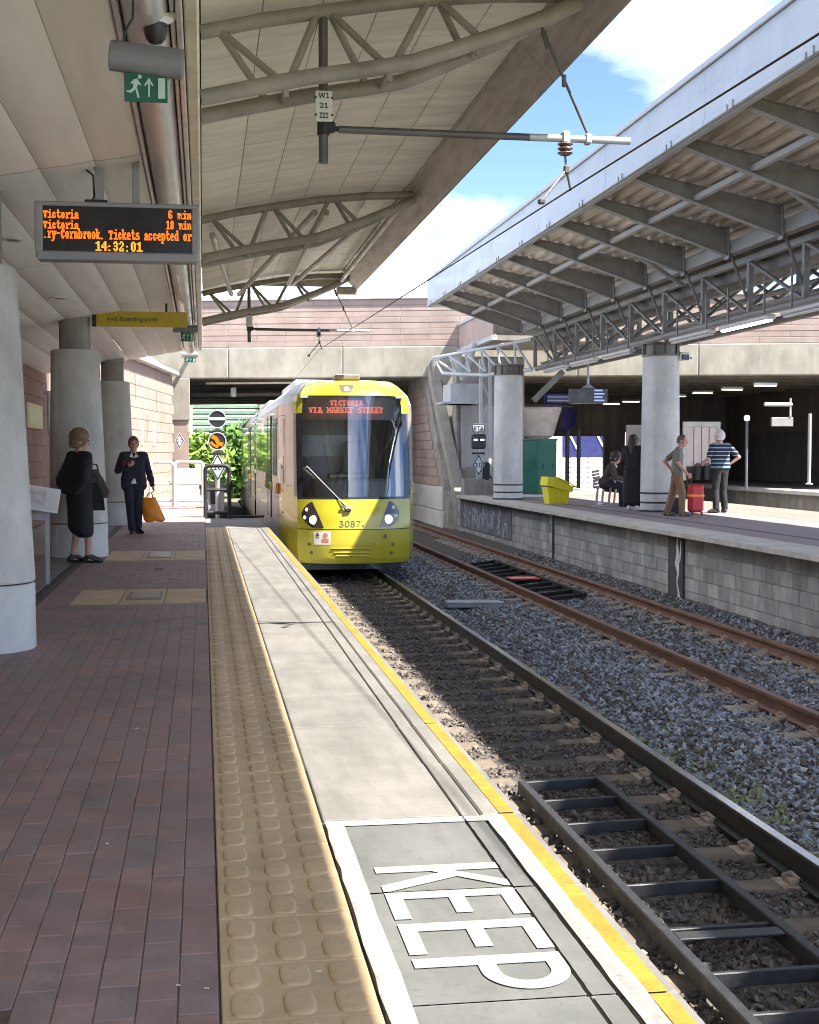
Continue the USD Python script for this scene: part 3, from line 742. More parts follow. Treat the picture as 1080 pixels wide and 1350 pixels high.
ysgn = pm('sign_yellow', (.50, .36, .012), (.46, .33, .012), r=.45)
a, b_ = at(121, 410, zc=18.6), at(247, 430, zc=18.6); y = a[1]
ys = Thing('hanging_sign', 'long yellow platform sign beside the neck of the second column', 'sign', ((a[0] + b_[0]) / 2, y, b_[2]))
pn = ys.put('sign_panel', MB().b2((a[0] + .06, y - .03, b_[2]), (b_[0], y + .03, a[2]), .004), ysgn)
ys.put('end_cap', MB().b2((a[0], y - .04, b_[2] - .005), (a[0] + .06, y + .04, a[2] + .005), .004), black)
ys.put('lettering', sign_text('A+B Boarding point', .055, ((a[0] + b_[0]) / 2 - .1, y - .0305, (a[2] + b_[2]) / 2 - .01), depth=.002), pm('sign_ink', (.10, .075, .02), r=.5), parent=pn)
ys.put('sign_arm', MB().b2((-1.55, y - .02, a[2] - .05), (a[0], y + .02, a[2] - .01), .003).b2((a[0] + .3, y - .012, a[2]), (a[0] + .33, y + .012, 3.50)).b2((b_[0] - .3, y - .012, a[2]), (b_[0] - .27, y + .012, 3.6)), blacksteel)
# ------------------------------------------------------------------ right platform
RZ = .13
blockm = pm('concrete_block', (.38, .375, .365), (.28, .275, .265), r=.85, sc=5, bump=.35, bs=50, grime=.4, gs=(1.2, 1.2, .35), tint=[(0, (.72, .72, .73)), (.5, (1, 1, 1)), (1, (1.25, 1.24, 1.2))])
mortar = pm('mortar', (.55, .54, .52), (.44, .43, .41), r=.9, sc=8, grime=.4)
edgec = pm('edge_coping', (.50, .47, .42), (.42, .395, .35), r=.8, sc=3, bump=.15, bs=60, grime=.2)
purple = pm('purple_paver', (.25, .20, .205), (.19, .155, .16), r=.7, sc=3, bump=.2, bs=40, grime=.15)
rp = Thing('far_platform', kind='structure')
PY0, PY1 = 12.0, 41.2
rp.put('platform_core', MB().b2((7.755, PY0, -1.2), (13.2, PY1, RZ - .07)), mortar)
for i in range(int((PY1 - 15) / .6)):
    a = 15 + .6 * i
    rp.put('edge_slab', MB().b2((7.60, a + .004, RZ - .085), (8.38, a + .596, RZ + rng.normal(0, .001)), .012), edgec)
gr = 0
for r_ in range(5):
    zt = RZ - .09 - .215 * r_
    k, y = 0, 15.6 + (.22 if r_ % 2 else 0)
    while y < PY1 - .1 and gr < 290:
        if not (21.3 < y < 21.75 or 29.6 < y < 29.8):
            t = float(np.clip(rng.normal(.5, .25) - (.35 if r_ == 0 else 0) + (.15 if 27 < y < 30 else 0), .02, .98))
            rp.put('wall_block', MB().b2((7.745 + rng.normal(0, .0015), y + .004, zt - .209), (7.90, y + .436, zt - .002), .004, t=t), blockm); gr += 1
        y += .44
bm_ = pm('pilaster_stained', (.075, .073, .075), (.045, .044, .046), r=.8, sc=4, grime=.4)
rp.put('pilaster', MB().b2((7.70, 21.25, -1.1), (7.80, 21.95, RZ - .09), .01), bm_)
rp.put('movement_joint', MB().b2((7.725, 29.62, -1.1), (7.79, 29.76, RZ - .09), .004), black)
# white lime run down the pilaster and painted scribble further along
runm = pm('lime_stain', (.62, .60, .58), (.45, .43, .42), r=.8, sc=10)
def ribbon(pts, w, x):
    p = np.array(pts, float); d = np.gradient(p, axis=0); d /= np.linalg.norm(d, axis=1, keepdims=True) + 1e-9
    n_ = np.stack([-d[:, 1], d[:, 0]], 1); w = np.asarray(w)[:, None] if np.ndim(w) else w
    l, r_ = p + n_ * w / 2, p - n_ * w / 2; n = len(p)
    v = np.vstack([np.stack([np.full(n, x), q[:, 0], q[:, 1]], 1) for q in (l, r_)])
    return v, np.array([[i, n + i, n + i + 1] for i in range(n - 1)] + [[i, n + i + 1, i + 1] for i in range(n - 1)])
b = MB()
b.add(*ribbon([(21.48, .02), (21.50, -.12), (21.46, -.25), (21.50, -.40), (21.44, -.55), (21.50, -.7), (21.42, -.86), (21.40, -.95)], [.05, .09, .16, .20, .10, .05, .07, .14], 7.697))
b.add(*ribbon([(21.34, -.02), (21.33, -.2), (21.37, -.38)], [.03, .06, .03], 7.696))
rp.put('lime_run', b, runm)
gm = pm('scribble_paint', (.50, .54, .62), (.30, .33, .42), r=.7, sc=6)
rp.put('painted_patch', MB().b2((7.730, 33.9, -.8), (7.7345, 40.9, RZ - .11)), pm('dark_painted_patch', (.085, .09, .105), (.14, .14, .14), r=.8, sc=2.5, lo=.45, hi=.6))
for k in range(30):
    y, z = rng.uniform(34.2, 40.2), rng.uniform(-.45, -.1)
    pts = [(y + .12 * math.sin(q * 1.3 + k) + q * .05, z - .09 * q + .12 * math.cos(q * 2.1 + k * 2)) for q in np.linspace(0, 4, 12)]
    rp.put('scribble', ribbon(pts, rng.uniform(.02, .05), 7.7285 - .0004 * k), gm)
bb = MB()
rp.put('paving', MB().b2((8.386, PY0, RZ - .06), (11.3, PY1, RZ - .001)), purple)
pj = pm('pale_paving', (.20, .168, .14), (.17, .14, .115), r=.8, sc=3, grime=.15)
for i in range(48):
    a = 16 + .6 * i
    if a > PY1 - .5: break
    rp.put('edge_slab', MB().b2((12.2, a + .004, RZ - .085), (13.3, a + .596, RZ + .002), .01), pj)
rp.put('buff_strip', MB().b2((11.306, PY0, RZ - .06), (12.194, PY1, RZ)), pj)
rp.put('drain_slot', MB().b2((9.0, 16, RZ), (9.05, PY1, RZ + .004)), darkjoint)
rp.put('platform_ramp', MB().loft([np.array([(7.75, y, -1.2), (13.2, y, -1.2), (13.2, y, z), (7.75, y, z)]) for y, z in ((PY1 + .004, RZ), (43, RZ), (47, RZ))]), conc_dark)
f3 = Thing('third_track_bed', kind='structure')
f3.put('bed', MB().b2((13.3, 5, -1.25), (19.0, 90, -1.0)), bedm)
f4 = Thing('distant_platform', kind='structure')
f4.put('platform_face', MB().b2((19.0, 10, -1.2), (34, 62, .06)), conc_dark)
f4.put('edge_line', MB().b2((18.9, 10, .07), (19.7, 62, .2), .01), pm('edge_white', (.62, .60, .57), (.5, .49, .46), r=.7))
f4.put('platform_floor', MB().b2((19.705, 10, .07), (34, 62, .18)), pm('dark_floor', (.22, .20, .18), r=.6))

# ------------------------------------------------------------------ right columns
def rcolumn(label, px, py, r0, r1, ztop):
    q = at(px, py, Z=RZ); d = np.array([q[0], q[1]]); d /= np.linalg.norm(d); q[:2] += d * r0
    x, y = q[0], q[1]
    t = Thing('concrete_column', label, 'column', (x, y, RZ))
    h = ztop - RZ
    sh = [(r0, .0), (r0, .001)]
    b = MB().lathe([(r0, .045), (r0, .185)], (x, y, RZ), 44).lathe([(r0, .225), (r0, .39)], (x, y, RZ), 44).lathe([(r0 + .005, .43), (r0 + .005, .455)], (x, y, RZ), 44)
    t.put('column_base', b, conc_base, smooth=35)
    t.put('base_rings', MB().lathe([(r0 - .02, 0), (r0 - .02, .44)], (x, y, RZ), 40).lathe([(r0 + .012, 0), (r0 + .012, .042)], (x, y, RZ), 40), pm('ring_rubber', (.045, .045, .042), r=.7), smooth=35)
    t.put('column_shaft', MB().lathe([(r0 - .006, .457), (r0 - .004, .5), ((r0 + r1) / 2, h * .55), (r1, h)], (x, y, RZ), 48), conc_base, smooth=35)
    cp = MB().lathe([(r1 - .03, h), (r1 - .03, h + .30)], (x, y, RZ), 36).lathe([(r1 + .03, h + .0), (r1 + .03, h + .03)], (x, y, RZ), 36).lathe([(r1 + .05, h + .26), (r1 + .05, h + .30)], (x, y, RZ), 36)
    for k in range(8):
        a = k * math.pi / 4
        cp.box((x + (r1 + .0) * math.cos(a), y + (r1 + .0) * math.sin(a), RZ + h + .15), (.05, .05, .24), .006)
    t.put('column_cap', cp, steel_d, smooth=35)
    return x, y
c2x, c2y = rcolumn('thick round concrete column behind the two standing men', 870, 675.5, .43, .395, 3.52)
c1x, c1y = rcolumn('round concrete column partly hidden by the dark green cabinet', 670, 659, .41, .385, 3.55)

# ------------------------------------------------------------------ right canopy
fgrey = pm('fascia_grey_paint', (.31, .32, .33), (.27, .28, .29), r=.4, sc=2, stretch=(1, .3, 2), grime=.12, gs=(1, 1.2, .6))
sheetm = pm('corrugated_sheet', (.60, .535, .46), (.46, .405, .34), r=.5, sc=3, stretch=(1, .25, 1), grime=.3, gs=(2, .4, 2))
rafm = pm('rafter_steel', (.30, .28, .255), (.24, .225, .205), r=.45, sc=4, grime=.2)
rc = Thing('butterfly_canopy', 'grey steel platform canopy with corrugated roof over the far platform', 'canopy')
RY = [16.4 + 2.27 * k for k in range(-5, 11)]
RY0, RY1 = 2.0, 39.9
sheet_z = lambda x: 5.90 - (x - 6.6) * .205 if x < 10.05 else 5.90 - 3.45 * .205 + (x - 10.05) * .2
for j, (a, b_) in enumerate(zip([RY0] + [6.5, 11.0, 15.5, 20.0, 24.5, 29.0, 33.5], [6.5, 11.0, 15.5, 20.0, 24.5, 29.0, 33.5, RY1])):
    for (xa, xb) in ((6.62, 8.3), (8.3, 10.05), (10.05, 11.7), (11.7, 13.4)):
        prof = []
        n = round((xb - xa) / .245)
        for k in range(n):
            u = xa + (xb - xa) * k / n; w = (xb - xa) / n
            for f_, h in ((0, 0), (.30, 0), (.46, .075), (.84, .075)):
                x = u + w * f_; prof.append((x, sheet_z(x) + h + (.012 if j % 2 else 0)))
        prof.append((xb, sheet_z(xb)))
        lo = np.array([(x, a - .04, z) for x, z in prof]); hi_ = np.array([(x, b_ + .04, z) for x, z in prof])
        m_ = MB().loft([lo, hi_], cap=False, closed=False).loft([hi_ + [0, 0, .004], lo + [0, 0, .004]], cap=False, closed=False)
        rc.put('roof_sheet', m_, sheetm)
for j in range(9):
    a, b_ = RY1 - 4.5 * (j + 1), RY1 - 4.5 * j
    if b_ < RY0: break
    a = max(a, RY0)
    m_ = MB().b2((6.56, a + .004, 5.80), (6.615, b_ - .004, 6.46), .006)
    m_.b2((6.52, a + .004, 6.46), (6.66, b_ - .004, 6.55), .012)
    fp = rc.put('fascia_panel', m_, fgrey)
    rc.put('fascia_lip', MB().b2((6.535, a + .004, 5.715), (6.60, b_ - .004, 5.796), .01).b2((6.60, a + .004, 5.70), (6.70, b_ - .004, 5.725), .004), fgrey)
for y in RY:
    if y < RY0 or y > RY1: continue
    rc.put('lip_bracket', MB().box((6.525, y, 5.755), (.022, .10, .10), .004).box((6.525, y + .16, 5.755), (.018, .03, .07), .004), fgrey)
rc.put('far_fascia', MB().b2((13.38, RY0, 5.5), (13.44, RY1, 6.35)), fgrey)
rc.put('end_fascia', MB().b2((6.62, RY1, 5.93), (13.38, RY1 + .05, 6.3)), fgrey)
rb_z = lambda x: 5.735 - (x - 6.7) * .337
for y in RY:
    if y < RY0: continue
    m_ = MB()
    xs_ = np.array([6.66, 9.17])
    pl = [(6.64, rb_z(6.64) + .008), (9.17, rb_z(9.17) + .008), (9.17, sheet_z(9.17) - .015), (6.64, sheet_z(6.64) - .015)]
    m_.loft([np.array([(x, yy_, z) for x, z in pl]) for yy_ in (y - .006, y + .006)])
    m_.bar((6.64, y, rb_z(6.64)), (9.17, y, rb_z(9.17)), .014, .15, up=(0, 1, 0))
    m_.bar((6.64, y, sheet_z(6.64) - .012), (9.17, y, sheet_z(9.17) - .012), .012, .14, up=(0, 1, 0))
    rpth = rc.put('rafter', m_, rafm)
    e = MB().box((9.185, y, (rb_z(9.17) + sheet_z(9.17)) / 2 - .02), (.022, .19, .56), .003)
    for kz in range(5):
        for s in (-1, 1):
            e.box((9.165, y + s * .06, rb_z(9.17) + .05 + .1 * kz), (.03, .024, .024), .004)
    rc.put('end_plate', e, rafm, parent=rpth)
    m_ = MB()
    pl = [(10.6, 4.93), (13.36, 5.62), (13.36, sheet_z(13.36) - .015), (10.6, sheet_z(10.6) - .015)]
    m_.loft([np.array([(x, yy_, z) for x, z in pl]) for yy_ in (y - .05, y + .05)])
    rc.put('rafter', m_, rafm)
    # small packers and light gaps between sheet and rafter
    pk = MB()
    for k in range(9):
        x = 6.9 + .25 * k
        pk.box((x, y - .05, sheet_z(x) + .012), (.10, .03, .03), .004)
    rc.put('sheet_packers', pk, pm('packer_pale', (.55, .53, .5), r=.6))
for a, b_ in zip(RY[:-1], RY[1:]):
    if a < RY0: continue
    rc.put('purlin', MB().b2((7.71, a + .012, 5.41), (7.80, b_ - .012, 5.50), .006), pm('purlin_steel', (.33, .315, .29), (.28, .265, .245), r=.45))
TX = 9.62
for tx, mt in ((TX, steel), (10.55, steel_d)):
    for a, b_ in zip([RY0] + [8.9, 18.67, 27.75], [8.9, 18.67, 27.75, 38.9]):
        rc.put('truss_bottom_chord', MB().tube([(tx, a, 3.87), (tx, b_, 3.87)], .072, 14), mt, smooth=40)
    rc.put('truss_top_chord', MB().b2((tx - .06, RY0, 4.80), (tx + .06, 39.2, 4.92), .01), mt)
    for k, y in enumerate(RY):
        if y < RY0: continue
        rc.put('truss_vertical', MB().box((tx, y, 4.36), (.10, .10, .9), .008), mt)
        if k + 1 < len(RY):
            rc.put('truss_diagonal', MB().tube([(tx, RY[k + 1] - .05, 4.78), (tx, y + .08, 3.92)], .036, 10), mt, smooth=40)
rc.put('valley_gutter', MB().b2((9.80, RY0, 4.93), (10.36, RY1, 5.12), .01).b2((9.86, RY0, 4.62), (10.30, RY1, 4.925), .02), steel_d)
for y in RY:
    if y > RY0:
        rc.put('rear_strut', MB().tube([(10.55, y, 3.95), (12.3, y + .1, 5.3)], .04, 8).tube([(10.55, y + 1.1, 4.8), (11.4, y, 5.05)], .03, 8), steel_d, smooth=40)
for x in (11.4, 12.4):
    rc.put('rear_purlin', MB().b2((x - .05, RY0, sheet_z(x) - .2), (x + .05, RY1, sheet_z(x) - .05), .006), steel_d)
beamm = pm('edge_beam_steel', (.27, .255, .23), (.22, .205, .185), r=.42)
for a, b_ in zip(RY[:-1], RY[1:]):
    if a < RY0: continue
    rc.put('edge_beam', MB().b2((9.21, a + .02, 4.93), (9.40, b_ - .02, 5.16), .01), beamm)
    rc.put('cross_strut', MB().tube([(TX, a, 4.0), (10.55, a, 4.75)], .03, 8).tube([(TX, a, 4.85), (10.55, a, 4.85)], .035, 8), steel_d, smooth=40)
    rc.put('knee_brace', MB().tube([(TX, a + .02, 4.05), (9.25, a + .02, 4.95)], .03, 8), steel_d, smooth=40)
for y in RY[3:12:3]:
    rc.put('inclined_strut', MB().tube([(8.35, y + .1, 5.2), (9.35, y + .45, 4.72)], .045, 10), rafm, smooth=40)
rc.put('down_pipe', MB().tube([(9.3, 19.0, 4.85), (9.75, 17.6, 4.35), (10.2, 16.0, 3.9)], .085, 14), rafm, smooth=40)
rc.put('cable_tray', MB().b2((9.75, RY0, 4.0), (9.95, 39, 4.06), .01).tube([(10.2, RY0, 4.3), (10.2, 39, 4.3)], .05, 10).tube([(10.0, RY0, 4.5), (10.0, 39, 4.5)], .035, 8), steel_d)
# fluorescent lamps hung along the truss
ORD = ['first', 'second', 'third', 'fourth', 'fifth', 'sixth', 'seventh', 'eighth']
lampw = pm('lamp_body', (.55, .54, .52), (.45, .44, .42), r=.4)
lit_e = emitm('lamp_lit', (1, .96, .86), 3.2)
for k, y in enumerate((17.5, 20.2, 22.9, 25.6, 30.4, 33.2, 36.0)):
    t = Thing('strip_lamp', None, 'lamp', (9.42, y, 3.66), group='strip lamps hung in a row below the far canopy truss')
    on = k in (2,)
    setd(t.prim, label='the one lit strip lamp right of the thick round column' if on else f'unlit strip lamp under the far canopy truss, {ORD[k]} from the near end')
    t.put('lamp_body', MB().b2((9.34, y - 1.1, 3.66), (9.50, y + 1.1, 3.74), .02), lampw)
    t.put('diffuser', MB().b2((9.37, y - 1.05, 3.625), (9.47, y + 1.05, 3.658), .015), lit_e if on else pm('lamp_off', (.62, .6, .56), r=.35))
    for dy in (-.82, .79): t.put('hanger', MB().b2((9.40, y + dy, 3.74), (9.43, y + dy + .03, 4.4)), steel)
# far end: pale lattice frame, bracket and struts
pale = pm('pale_lattice', (.50, .52, .53), (.42, .44, .45), r=.4, sc=4, grime=.2)
a0, a1 = np.array([9.55, 39.2, 3.87]), np.array([7.55, 43.0, 3.95])
b0, b1 = np.array([9.55, 39.2, 4.75]), np.array([7.3, 43.2, 4.45])
m_ = MB().tube([a0, a0 * .5 + a1 * .5 + [0, 0, -.12], a1], .06, 10)
rc.put('end_truss_chord', m_, pale, smooth=40)
rc.put('end_truss_chord', MB().tube([b0, b1], .05, 10), pale, smooth=40)
for k in range(6):
    u, w = k / 6, (k + 1) / 6
    rc.put('end_truss_web', MB().tube([a0 * (1 - u) + a1 * u, b0 * (1 - w) + b1 * w], .035, 8), pale, smooth=40)
    rc.put('end_truss_web', MB().tube([a0 * (1 - w) + a1 * w, b0 * (1 - w) + b1 * w], .035, 8), pale, smooth=40)
rc.put('end_strut', MB().tube([at(612, 500, Y=42.6), at(601, 470, Y=42.6)], .12, 12).tube([at(612, 500, Y=42.6), at(626, 452, Y=42.6)], .10, 12), pale, smooth=40)
g0, g1 = at(640, 470, Y=41.8), at(652, 600, Y=41.8)
for px in (634, 646):
    a, b_ = at(px, 495, Y=41.9), at(px + 3, 650, Y=41.9)
    rc.put('lattice_leg', MB().b2((a[0] - .05, 41.85, .13), (a[0] + .05, 41.95, a[2] + .5), .01), pale)
for k in range(5):
    rc.put('lattice_web', MB().tube([at(634 + 12 * (k % 2), 500 + 28 * k, Y=41.9), at(634 + 12 * ((k + 1) % 2), 528 + 28 * k, Y=41.9)], .03, 8), pale, smooth=40)
A, B = at(592, 506, Y=42.5), at(634, 533, Y=42.5)
rc.put('bearing_box', MB().b2((A[0], 42.3, B[2]), (B[0], 43.6, A[2]), .02).b2((A[0] - .25, 42.25, B[2] + .0), (A[0] + .9, 43.5, B[2] + .07), .01), pale)
rc.put('diagonal_prop', MB().bar(at(704, 528, Y=38), at(742, 490, Y=38), .22, .14), steel)
# floodlight on the column and the hanging sign beyond
a = at(898, 470, Y=c2y - .1)
fl = Thing('floodlight', 'small grey floodlight bracketed to the top of the thick round column', 'floodlight', a)
fl.put('lamp_housing', MB().box(a, (.30, .28, .17), .03, R=rotz(.5)), alu)
fl.put('lamp_glass', MB().box(a + np.array([.05, -.13, -.02]), (.22, .05, .12), .01, R=rotz(.5)), black)
fl.put('bracket', MB().bar(a + [0, .05, .05], a + [-.1, .2, .35], .04, .04).box(a + [.16, 0, -.03], (.2, .03, .04), .005, R=rotz(.3)), steel_d)
A, B = at(752, 512, Y=36), at(800, 532, Y=36)
hd = Thing('hanging_display', 'dark platform display hanging on a rod beyond the far platform bench', 'display', ((A[0] + B[0]) / 2, 36, B[2]))
hd.put('display_case', MB().b2((A[0], 35.9, B[2]), (B[0], 36.2, A[2]), .02), pm('display_dark', (.035, .035, .04), r=.35))
for k in range(4):
    hd.put('screen_row', MB().b2((B[0] - .38, 35.888, B[2] + .06 + .09 * k), (B[0] - .10 - .05 * (k % 2), 35.897, B[2] + .10 + .09 * k)), emitm('blue_text', (.25, .35, .7), .6))
xm = (A[0] + B[0]) / 2
hd.put('rod', MB().tube([(xm, 36.05, A[2]), (xm, 36.05, A[2] + .85)], .035, 8).lathe([(.2, 0), (.04, .12)], (xm, 36.05, A[2]), 16), steel_l)
# ------------------------------------------------------------------ road bridge, walls and what lies beyond
pinkt = [(0, (.93, .94, .95)), (.5, (1, 1, 1)), (1, (1.06, 1.03, 1.02))]
pinkb = pm('pink_brick', (.35, .27, .235), (.305, .23, .197), r=.8, sc=2.5, det=8, bump=.2, bs=40, grime=.2, gs=(.6, .6, .5), tint=pinkt)
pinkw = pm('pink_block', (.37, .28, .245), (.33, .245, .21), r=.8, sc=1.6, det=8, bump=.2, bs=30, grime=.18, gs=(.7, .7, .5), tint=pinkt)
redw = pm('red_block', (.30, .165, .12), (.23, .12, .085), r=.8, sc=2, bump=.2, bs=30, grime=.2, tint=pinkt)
P0, P1 = np.array([-1.05, 48.3, 0]), np.array([26.0, 41.2, 0])
bd = (P1 - P0) / np.linalg.norm(P1 - P0); bn = np.array([-bd[1], bd[0], 0])     # along the face, and away from the camera
BL = np.linalg.norm(P1 - P0)
bn = np.array([0, 1., 0])
RB = np.stack([bd, bn, [0, 0, 1]], 1)
def bb_(m, s0, s1, d0, d1, z0, z1, bev=.0, t=0.):
    """box on the bridge: along the face, depth behind it, height"""
    c = P0 + bd * (s0 + s1) / 2 + bn * (d0 + d1) / 2 + [0, 0, (z0 + z1) / 2]
    return m.box(c, (s1 - s0, d1 - d0, z1 - z0), bev, R=RB, t=t)
br = Thing('road_bridge', 'road bridge with cream concrete beam and pink brick parapet across the tracks', 'bridge', P0)
for k in range(8):
    s0, s1 = -2 + k * 4.0, 2 + k * 4.0
    br.put('bridge_beam', bb_(MB(), s0, s1 - .012, 0, .6, 4.0, 5.05, .03), beam_conc)
zc_ = [5.06 + .2 * k for k in range(9)]
for k, z in enumerate(zc_[:-1]):
    for j in range(15):
        s0 = -2 + j * 2 + (1 if k % 2 else 0)
        br.put('parapet_course', bb_(MB(), s0 + .004, s0 + 1.996, .06 + (k % 2) * .008, .45, z + .008, z + .192, .008, t=float(rng.random()) * .98 + .01), pinkb)
br.put('parapet_joint', bb_(MB(), -2, 28, .09, .40, 5.05, 6.66), pm('pale_mortar', (.42, .33, .29), r=.9))
for j in range(15):
    br.put('parapet_coping', bb_(MB(), -2 + 2 * j + .004, 2 * j - .004, -.03, .52, 6.665, 6.80 + .0, .02), pm('pale_coping', (.55, .53, .50), (.47, .45, .43), r=.75, sc=2, grime=.25))
# steel rail on the parapet
br.put('parapet_rail', bb_(MB(), -2, 26, .2, .25, 6.95, 7.0), steel_l)
for k in range(18): br.put('rail_post', bb_(MB(), k * 1.5 - 2, k * 1.5 - 1.95, .2, .25, 6.802, 6.949), steel_l)
DEEP = 26
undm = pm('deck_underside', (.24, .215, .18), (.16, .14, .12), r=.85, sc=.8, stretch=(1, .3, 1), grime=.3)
br.put('deck', bb_(MB(), -2, 28, .61, DEEP, 4.35, 5.0), undm)
for k in range(9):
    br.put('deck_rib', bb_(MB(), -2, 28, 2.2 + 2.8 * k, 2.7 + 2.8 * k, 4.02, 4.345), undm)
br.put('deck_edge', bb_(MB(), -2, 28, DEEP, DEEP + .5, 4.0, 6.7), beam_conc)
# piers and abutments
br.put('pier', bb_(MB(), -.85, .62, -.12, .5, 2.55, 4.0 - .004, .02), beam_conc)
br.put('pier', bb_(MB(), -.80, .56, -.06, 1.2, -1.2, 2.545, .01), pinkw)
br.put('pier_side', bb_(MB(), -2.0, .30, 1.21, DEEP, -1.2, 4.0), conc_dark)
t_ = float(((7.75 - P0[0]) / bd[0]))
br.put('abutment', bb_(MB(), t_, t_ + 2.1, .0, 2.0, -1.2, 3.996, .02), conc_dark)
br.put('bearing_shelf', bb_(MB(), t_ - .05, t_ + 2.6, -.35, -.003, 2.2, 4.6, .02), beam_conc)
# under-bridge lamps
q = bb_(MB(), 1.2, 5.2, 1.3, 1.42, 3.86, 3.93)
br.put('under_lamp', q, pm('lamp_pale', (.7, .66, .55), r=.5))
br.put('service_pipe', bb_(MB(), -.5, 8, 3.0, 3.12, 3.5, 3.62), steel_d)
br.put('hanging_fitting', bb_(MB(), 2.1, 2.3, 1.2, 1.4, 3.4, 3.75, .03), steel_l)

# raking wing wall with brick infill, right of the tram
ww_ = Thing('wing_wall', 'raking concrete wing wall with pink brick infill right of the yellow tram', 'wall', (7.6, 44, -1.1))
top, bot = np.array([7.72, 46.6, 4.75]), np.array([8.02, 41.25, -1.05])
for (ox, wd) in ((0., .42),):
    m_ = MB().bar(bot, top, .40, .34, up=(1, 0, 0), bev=.02)
    ww_.put('raking_coping', m_, beam_conc)
m_ = MB()
m_.add([(7.60, 41.5, -1.1), (7.60, 46.9, 4.55), (7.60, 50.6, 4.55), (7.60, 50.6, -1.1), (8.1, 41.5, -1.1), (8.1, 46.9, 4.55), (8.1, 50.6, 4.55), (8.1, 50.6, -1.1)],
       [[0, 1, 2], [0, 2, 3], [4, 6, 5], [4, 7, 6], [0, 4, 5], [0, 5, 1], [1, 5, 6], [1, 6, 2]])
ww_.put('wall_core', m_, conc_dark)
for r_ in range(11):
    z = .35 + .3 * r_
    for j in range(12):
        y = 42.6 + .62 * j + (.31 if r_ % 2 else 0)
        if y - .15 < 41.5 + (z + .3 + 1.1) / 5.65 * 5.4 + .35: continue
        ww_.put('infill_block', MB().b2((7.565, y, z), (7.62, y + .605, z + .288), .006, t=float(rng.random()) * .98 + .01), pinkw)
ww_.put('plinth', MB().b2((7.50, 42.6, -1.1), (7.70, 62, -.45), .02).b2((7.55, 43.0, -.44), (7.70, 62, .33), .02), conc_base)
# retaining wall face on the right, behind the far column and the signals
ab = Thing('retaining_wall', 'stained grey concrete retaining wall behind the far signal and column', 'wall', (9, 43.8, 0))
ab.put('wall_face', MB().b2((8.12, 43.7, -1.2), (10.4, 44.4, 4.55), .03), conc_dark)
ab.put('pale_panel', MB().b2((8.28, 43.62, .9), (8.42, 43.699, 3.0), .01).b2((8.42, 43.66, .95), (9.6, 43.698, 2.95), .01), pm('wall_panel', (.42, .41, .40), (.36, .35, .34), r=.7, grime=.2))
ab.put('low_wall', MB().b2((7.95, 41.4, .1), (9.2, 41.9, .62), .02), conc_dark)
# clad box above the far end of the canopy
cl = Thing('clad_upper_wall', 'pink clad upper wall with vertical seams above the canopy lattice', 'wall', (8.7, 44, 4.8))
for k in range(14):
    y = 46.6 - .45 * k
    cl.put('cladding_panel', MB().b2((8.62, y - .445, 4.95), (8.72, y - .005, 5.72), .006, t=float(rng.random()) * .9 + .05), pinkw)
cl.put('cladding_trim', MB().b2((8.56, 40.3, 4.80), (8.75, 46.7, 4.94), .01).b2((8.58, 40.3, 5.725), (8.76, 46.7, 5.83), .01), steel_l)
cl.put('wall_core', MB().b2((8.73, 40.32, 4.8), (12.5, 44.2, 5.7)), conc_dark)

# left boundary: shaded red wall beside the columns, then the sunlit pink wall
lw = Thing('red_wall', 'shaded red block wall along the back of the platform', 'wall', (-3.2, 20, 0))
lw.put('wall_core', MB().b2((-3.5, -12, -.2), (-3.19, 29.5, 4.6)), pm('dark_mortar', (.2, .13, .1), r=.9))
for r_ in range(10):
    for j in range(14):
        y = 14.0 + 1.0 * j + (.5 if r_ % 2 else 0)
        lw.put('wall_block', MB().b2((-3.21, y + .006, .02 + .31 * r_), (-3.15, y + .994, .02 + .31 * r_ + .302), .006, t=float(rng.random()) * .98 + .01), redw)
W0, W1 = np.array([-3.15, 29.5, 0]), np.array([-1.02, 47.9, 0])
wd_ = (W1 - W0) / np.linalg.norm(W1 - W0); wn = np.array([wd_[1], -wd_[0], 0])
RW = np.stack([wd_, wn, [0, 0, 1]], 1)
pw = Thing('pink_wall', 'sunlit pale pink block wall behind the white railings', 'wall', W0)
LW = np.linalg.norm(W1 - W0)
c_ = (W0 + W1) / 2
pw.put('wall_core', MB().box(c_ - wn * .2 + [0, 0, 1.6], (LW, .34, 5.0), R=RW), pm('pale_mortar', (.42, .33, .29), r=.9))
for r_ in range(13):
    z = -.2 + .325 * r_
    for j in range(20):
        s = .95 * j + (.47 if r_ % 2 else 0)
        if s + .94 > LW: break
        if s < 4: continue
        c = W0 + wd_ * (s + .47) + [0, 0, z + .16]
        pw.put('wall_block', MB().box(c - wn * .01, (.938, .08, .313), .006, R=RW, t=float(rng.random()) * .98 + .01), pinkw)
pw.put('wall_coping', MB().box(c_ + [0, 0, 4.13], (LW, .5, .12), .015, R=RW), white)
for s, z in ((10.5, 3.3), (12.6, 2.2), (9.2, 1.9), (14.5, 3.0)):
    c = W0 + wd_ * s + [0, 0, z]
    pw.put('weep_slot', MB().box(c + wn * .032, (.05, .008, .7), R=RW), pm('slot_dark', (.16, .10, .09), r=.9))
for s in (11.6, 13.9):
    c = W0 + wd_ * s + [0, 0, 1.95]
    pw.put('wall_plaque', MB().box(c + wn * .04, (.42, .02, .62), .01, R=RW), white)
gs_ = Thing('sloping_glazing', 'grey sloping glazed roof strip above the sunlit pink wall', 'roof', W0)
m_ = MB()
a, b_ = W0 + [0, 0, 4.25] - wn * .1, W1 + [0, 0, 4.25] - wn * .1
m_.quad(a, b_, b_ + [-1.3, .3, 1.0], a + [-1.3, 0, 1.0])
gs_.put('glazing', m_, pm('grey_glazing', (.38, .40, .42), r=.3))

